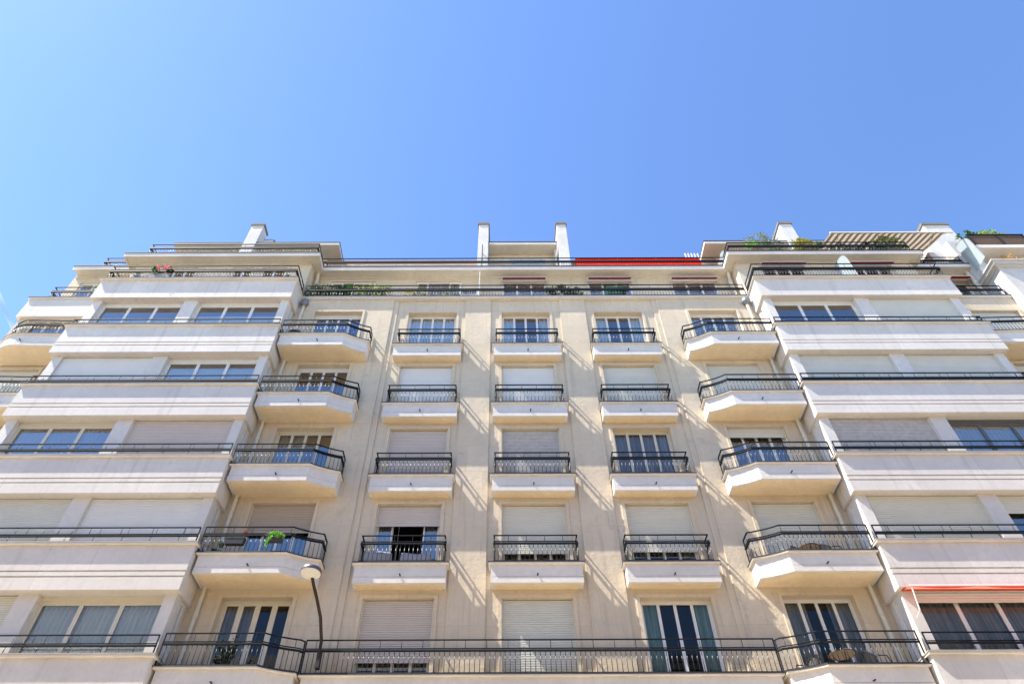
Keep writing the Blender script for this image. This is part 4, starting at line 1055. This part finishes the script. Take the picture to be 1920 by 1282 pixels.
# antennas, trellis
t = thing('antenna', 'thin dark antenna mast with two short arms before the left central chimney', 'antenna', (-1.92, 0.55, Z6))
MB().tube((0, 0, 0), (0, 0, 2.1), 0.022, 6).build('mast', M['iron'], t)
MB().path([(0, 0, 1.35), (0.35, 0.1, 1.0)], 0.008, 5).build('stay', M['iron'], t); MB().path([(0, 0, 1.25), (0.35, 0.1, 0.85)], 0.008, 5).build('stay', M['iron'], t)
t = thing('roof_trellis', 'small white trellis rising above the red awning by the glow-tinted salmon attic', 'trellis', (8.75, 2.0, 28.0))
mb = MB()
for i in range(5): mb.box(-0.35 + i * 0.16, -0.31 + i * 0.16, 0, 0.03, 0, 2.95)
for i in range(9): mb.box(-0.37, 0.35, 0.031, 0.05, 1.2 + i * 0.2, 1.24 + i * 0.2)
mb.build('lattice', M['white'], t)
# awnings
def cassette_awning(name, label, x0, x1, y, z, mat, out=0.28, drop=0.16, group=None):
    t = thing(name, label, 'awning', ((x0 + x1) / 2, y, z), 0, group); h = (x1 - x0) / 2
    MB().box(-h, h, -0.16, -0.005, -0.04, 0.03).build('housing', M['white'], t)
    f = MB(); n = 16
    for i in range(n):
        a = -h + 0.03 + (2 * h - .06) * i / n; b = -h + 0.03 + (2 * h - .06) * (i + 1) / n
        f.q((a, -0.10, -0.045), (b, -0.10, -0.045), (b, -out, -0.10), (a, -out, -0.10))
        za, zb = (-0.10 - drop + 0.012 * math.sin(i * 2.1), -0.10 - drop + 0.012 * math.sin((i + 1) * 2.1))
        f.q((a, -out, -0.10), (b, -out, -0.10), (b, -out - 0.01, zb), (a, -out - 0.01, za))
    f.build('canopy', mat, t)
    MB().tube((-h + .03, -out - 0.012, -0.09), (h - .03, -out - 0.012, -0.09), 0.016, 6).build('front_bar', M['white'], t)
    return t
g5 = 'burgundy awnings over terrace windows'
cassette_awning('window_awning', 'burgundy roll-up awning over terrace window right of the white partition', -0.98, 1.04, YC - 0.02, 27.03, M['burg'], group=g5)
cassette_awning('window_awning', 'burgundy roll-up awning above the green-covered furniture', 2.94, 4.93, YC - 0.02, 27.02, M['burg'], group=g5)
cassette_awning('window_awning', 'burgundy roll-up awning nearest the downpipe at terrace right end', 6.75, 8.85, YC - 0.02, 27.01, M['burg'], group=g5)
cassette_awning('window_awning', 'burgundy awning left of frosted screen on the right bay terrace', 10.66, 12.64, YB - 0.02, 26.98, M['burg'], group=g5)
cassette_awning('window_awning', 'dark red-brown awning right of frosted screen on the right bay terrace', 14.62, 16.57, YB - 0.02, 26.98, M['darkred'])
cassette_awning('window_awning', 'bright dark-red awning on far right upper terrace beside grey neighbour', 18.7, 20.25, YC - 0.14, 26.83, M['darkred'])
# long red awning behind the roof-terrace railing
t = thing('long_awning', 'long bright red awning with hanging valance behind the roof terrace railing', 'awning', (5.45, 1.88, 29.62)); h = 2.95
f = MB(); n = 24; y1, z1, y2, z2 = -1.12, -0.98, 0.0, 0.0
for i in range(n):
    a, b = -h + 2 * h * i / n, -h + 2 * h * (i + 1) / n
    s0, s1 = (0.03 * math.sin(j * 1.3) for j in (i, i + 1))
    f.q((a, y2, z2), (b, y2, z2), (b, y1, z1 - .0), (a, y1, z1 - .0))
f.build('canopy', M['coral'], t)
v = MB()
for i in range(n):
    a, b = -h + 2 * h * i / n, -h + 2 * h * (i + 1) / n
    v.q((a, y1 - 0.012, z1), (b, y1 - 0.012, z1), (b, y1 - 0.23 - 0.015 * math.sin(i * 1.7 + 1.7), z1 - 1.02), (a, y1 - 0.23 - 0.015 * math.sin(i * 1.7), z1 - 1.02))
v.build('valance', M['red'], t)
MB().tube((-h, y1 - .02, z1 + .0), (h, y1 - .02, z1 + .0), 0.025, 6).build('front_bar', M['lampm'], t)
MB().box(-h, h, -0.0, 0.1, -0.06, 0.08).build('housing', M['white'], t)
for x in (-h + .3, h - .3): MB().path([(x, 0.0, -0.08), (x + .15, -0.6, -0.62), (x, y1 + .03, z1 - .02)], 0.02, 6).build('arm', M['white'], t)
# striped awning
t = thing('striped_awning', 'large brown and beige striped awning extended over the right roof terrace', 'awning', (17.14, 1.73, 30.05)); h = 2.70
f = MB(); n = 22
for i in range(n):
    a, b = -h + 2 * h * i / n, -h + 2 * h * (i + 1) / n
    yy = [0.0, -0.7, -1.4, -2.14]; zz = [0.0, -0.37, -0.73, -1.05]
    for j in range(3): f.q((a, yy[j], zz[j]), (b, yy[j], zz[j]), (b, yy[j + 1], zz[j + 1]), (a, yy[j + 1], zz[j + 1]))
    f.q((a, yy[3], zz[3]), (b, yy[3], zz[3]), (b, yy[3] - 0.01, zz[3] - 0.09 - 0.02 * (i % 2)), (a, yy[3] - 0.01, zz[3] - 0.09 - 0.02 * (i % 2)))
f.build('canopy', M['stripe'], t)
MB().box(-h - .03, h + .35, -2.19, -2.12, -1.08, -1.02).build('front_bar', M['white'], t)
MB().box(-h, h, 0.0, 0.02, -0.08, 0.1).build('housing', M['white'], t)
for x in (-h + .4, h - .5): MB().path([(x, 0.0, -0.1), (x + .35, -1.0, -0.58), (x, -2.1, -1.09)], 0.018, 6).build('arm', M['white'], t)
# coral awning below the bay
t = thing('coral_awning', 'coral red awning half rolled out under the right bay spandrel with white rod', 'awning', (13.2, PY - 0.02, 10.78)); h = 3.62
f = MB(); n = 30
for i in range(n):
    a, b = -h + 2 * h * i / n, -h + 2 * h * (i + 1) / n
    f.q((a, -0.04, -0.02), (b, -0.04, -0.02), (b, -0.42, -0.085), (a, -0.42, -0.085))
    sg = lambda j: 0.06 * abs(math.sin(j * math.pi / 7.5))
    f.q((a, -0.425, -0.08), (b, -0.425, -0.08), (b, -0.40, -0.09 - sg(i + 1)), (a, -0.40, -0.09 - sg(i)))
f.build('canopy', M['coral'], t)
MB().box(-h, h, -0.46, -0.43, -0.105, -0.06).build('front_bar', M['white'], t)
MB().tube((-h, -0.05, 0.0), (h, -0.05, 0.0), 0.035, 8).build('roller', M['coral'], t)
MB().path([(-h + .06, -0.42, -0.1), (-h + .06, -0.30, -0.68), (-h + .06, -0.05, -0.76)], 0.017, 6).build('rod', M['white'], t)

# ---------------------------------------------------------------- street lamp
t = thing('street_lamp', 'dark bracket street lamp with round pale disc head fixed to the balcony', 'street lamp', (-5.58, -0.52, 9.3))
MB().path([(0, 0.0, -0.1), (0.0, -0.05, 0.35), (-0.02, -0.5, 0.75), (-0.1, -0.98, 1.06), (-0.17, -1.20, 1.25), (-0.205, -1.34, 1.385)], 0.042, 8).build('arm', M['lampm'], t)
MB().box(-0.05, 0.05, -0.04, 0.12, -0.3, 0.12).build('bracket', M['lampm'], t)
hd = MB().lathe([(0.02, 0.13), (0.16, 0.125), (0.25, 0.085), (0.268, 0.03), (0.265, -0.02), (0.258, -0.02)], (0, 0, 0), 32).build('lamp_head', M['lamprim'], t)
hd.location = (-0.22, -1.50, 1.42); hd.rotation_euler = (R(-4), 0, 0)
ln = MB().lathe([(0.255, -0.018), (0.25, -0.035), (0.1, -0.045)], (0, 0, 0), 32).build('lens', M['lampw'], hd)
MB().box(-0.10, 0.10, -0.05, 0.07, -0.052, -0.045).build('light_panel', M['white'], hd)

# ---------------------------------------------------------------- fading vapour trail high in the sky
mt, ntc, outc = new_mat('vapour')
td = N(ntc, 'ShaderNodeBsdfTransparent'); dd = N(ntc, 'ShaderNodeBsdfTranslucent'); dd.inputs[0].default_value = (0.9, 0.9, 0.9, 1)
lw_ = N(ntc, 'ShaderNodeLayerWeight', Blend=0.35); mxx = N(ntc, 'ShaderNodeMixShader')
inv = ramp(ntc, lw_.outputs['Facing'], 0.0, 1.0, 0.30, 0.0)
ntc.links.new(inv, mxx.inputs[0]); ntc.links.new(td.outputs[0], mxx.inputs[1]); ntc.links.new(dd.outputs[0], mxx.inputs[2]); ntc.links.new(mxx.outputs[0], outc.inputs[0])
ct = MB().tube((-1640, 1240, 1786), (-1300, 1240, 1367), 7, 24, 5).build('vapour_trail', mt, smooth=True); ct['kind'] = 'stuff'

# ---------------------------------------------------------------- world, sun, camera
sun_dir = Vector((-3.9, -1.0, 6.0)).normalized()       # towards the sun
elev = math.asin(sun_dir.z); az = math.atan2(sun_dir.x, sun_dir.y)
wd = bpy.data.worlds.new('World'); SC.world = wd; wd.use_nodes = True
nt = wd.node_tree; bg = nt.nodes['Background']
sky = nt.nodes.new('ShaderNodeTexSky'); sky.sky_type = 'NISHITA'; sky.sun_disc = False
sky.sun_elevation = elev; sky.sun_rotation = az
sky.altitude = 0; sky.air_density = 1.0; sky.dust_density = 0.14; sky.ozone_density = 5.0
hs = nt.nodes.new('ShaderNodeHueSaturation'); hs.inputs['Saturation'].default_value = 1.06; hs.inputs['Hue'].default_value = 0.505
nt.links.new(sky.outputs[0], hs.inputs['Color']); nt.links.new(hs.outputs[0], bg.inputs[0]); bg.inputs[1].default_value = 0.134
sl = bpy.data.lights.new('sun', 'SUN'); sl.energy = 5.0; sl.angle = R(0.5); sl.color = (1.0, 0.93, 0.82)
so = bpy.data.objects.new('sun', sl); COL.objects.link(so); so.rotation_euler = sun_dir.to_track_quat('Z', 'Y').to_euler(); so.location = sun_dir * 60

cam = bpy.data.cameras.new('camera'); co = bpy.data.objects.new('camera', cam); COL.objects.link(co)
cam.sensor_width = 36; cam.lens = 24.0; cam.clip_end = 3000; cam.clip_start = 0.1
cam.shift_x = 15.0 / 1920
pitch = math.atan(1280 / 1126)
co.location = (-0.895, -17.78, 1.6)
m = Matrix.Rotation(math.pi / 2 + math.pi / 2 - pitch, 4, 'X')
# pitch above the horizon = 90deg - angle(zenith offset)
m = Matrix.Rotation(math.pi / 2 + pitch, 4, 'X') @ Matrix.Rotation(R(-0.2), 4, 'Z')
co.matrix_world = Matrix.Translation(co.location) @ m
SC.camera = co
SC.view_settings.view_transform = 'Standard'; SC.view_settings.look = 'None'; SC.view_settings.gamma = 1.0
SC.view_settings.exposure = 1.39
SC.cycles.max_bounces = 8; SC.cycles.diffuse_bounces = 5; SC.cycles.transparent_max_bounces = 12
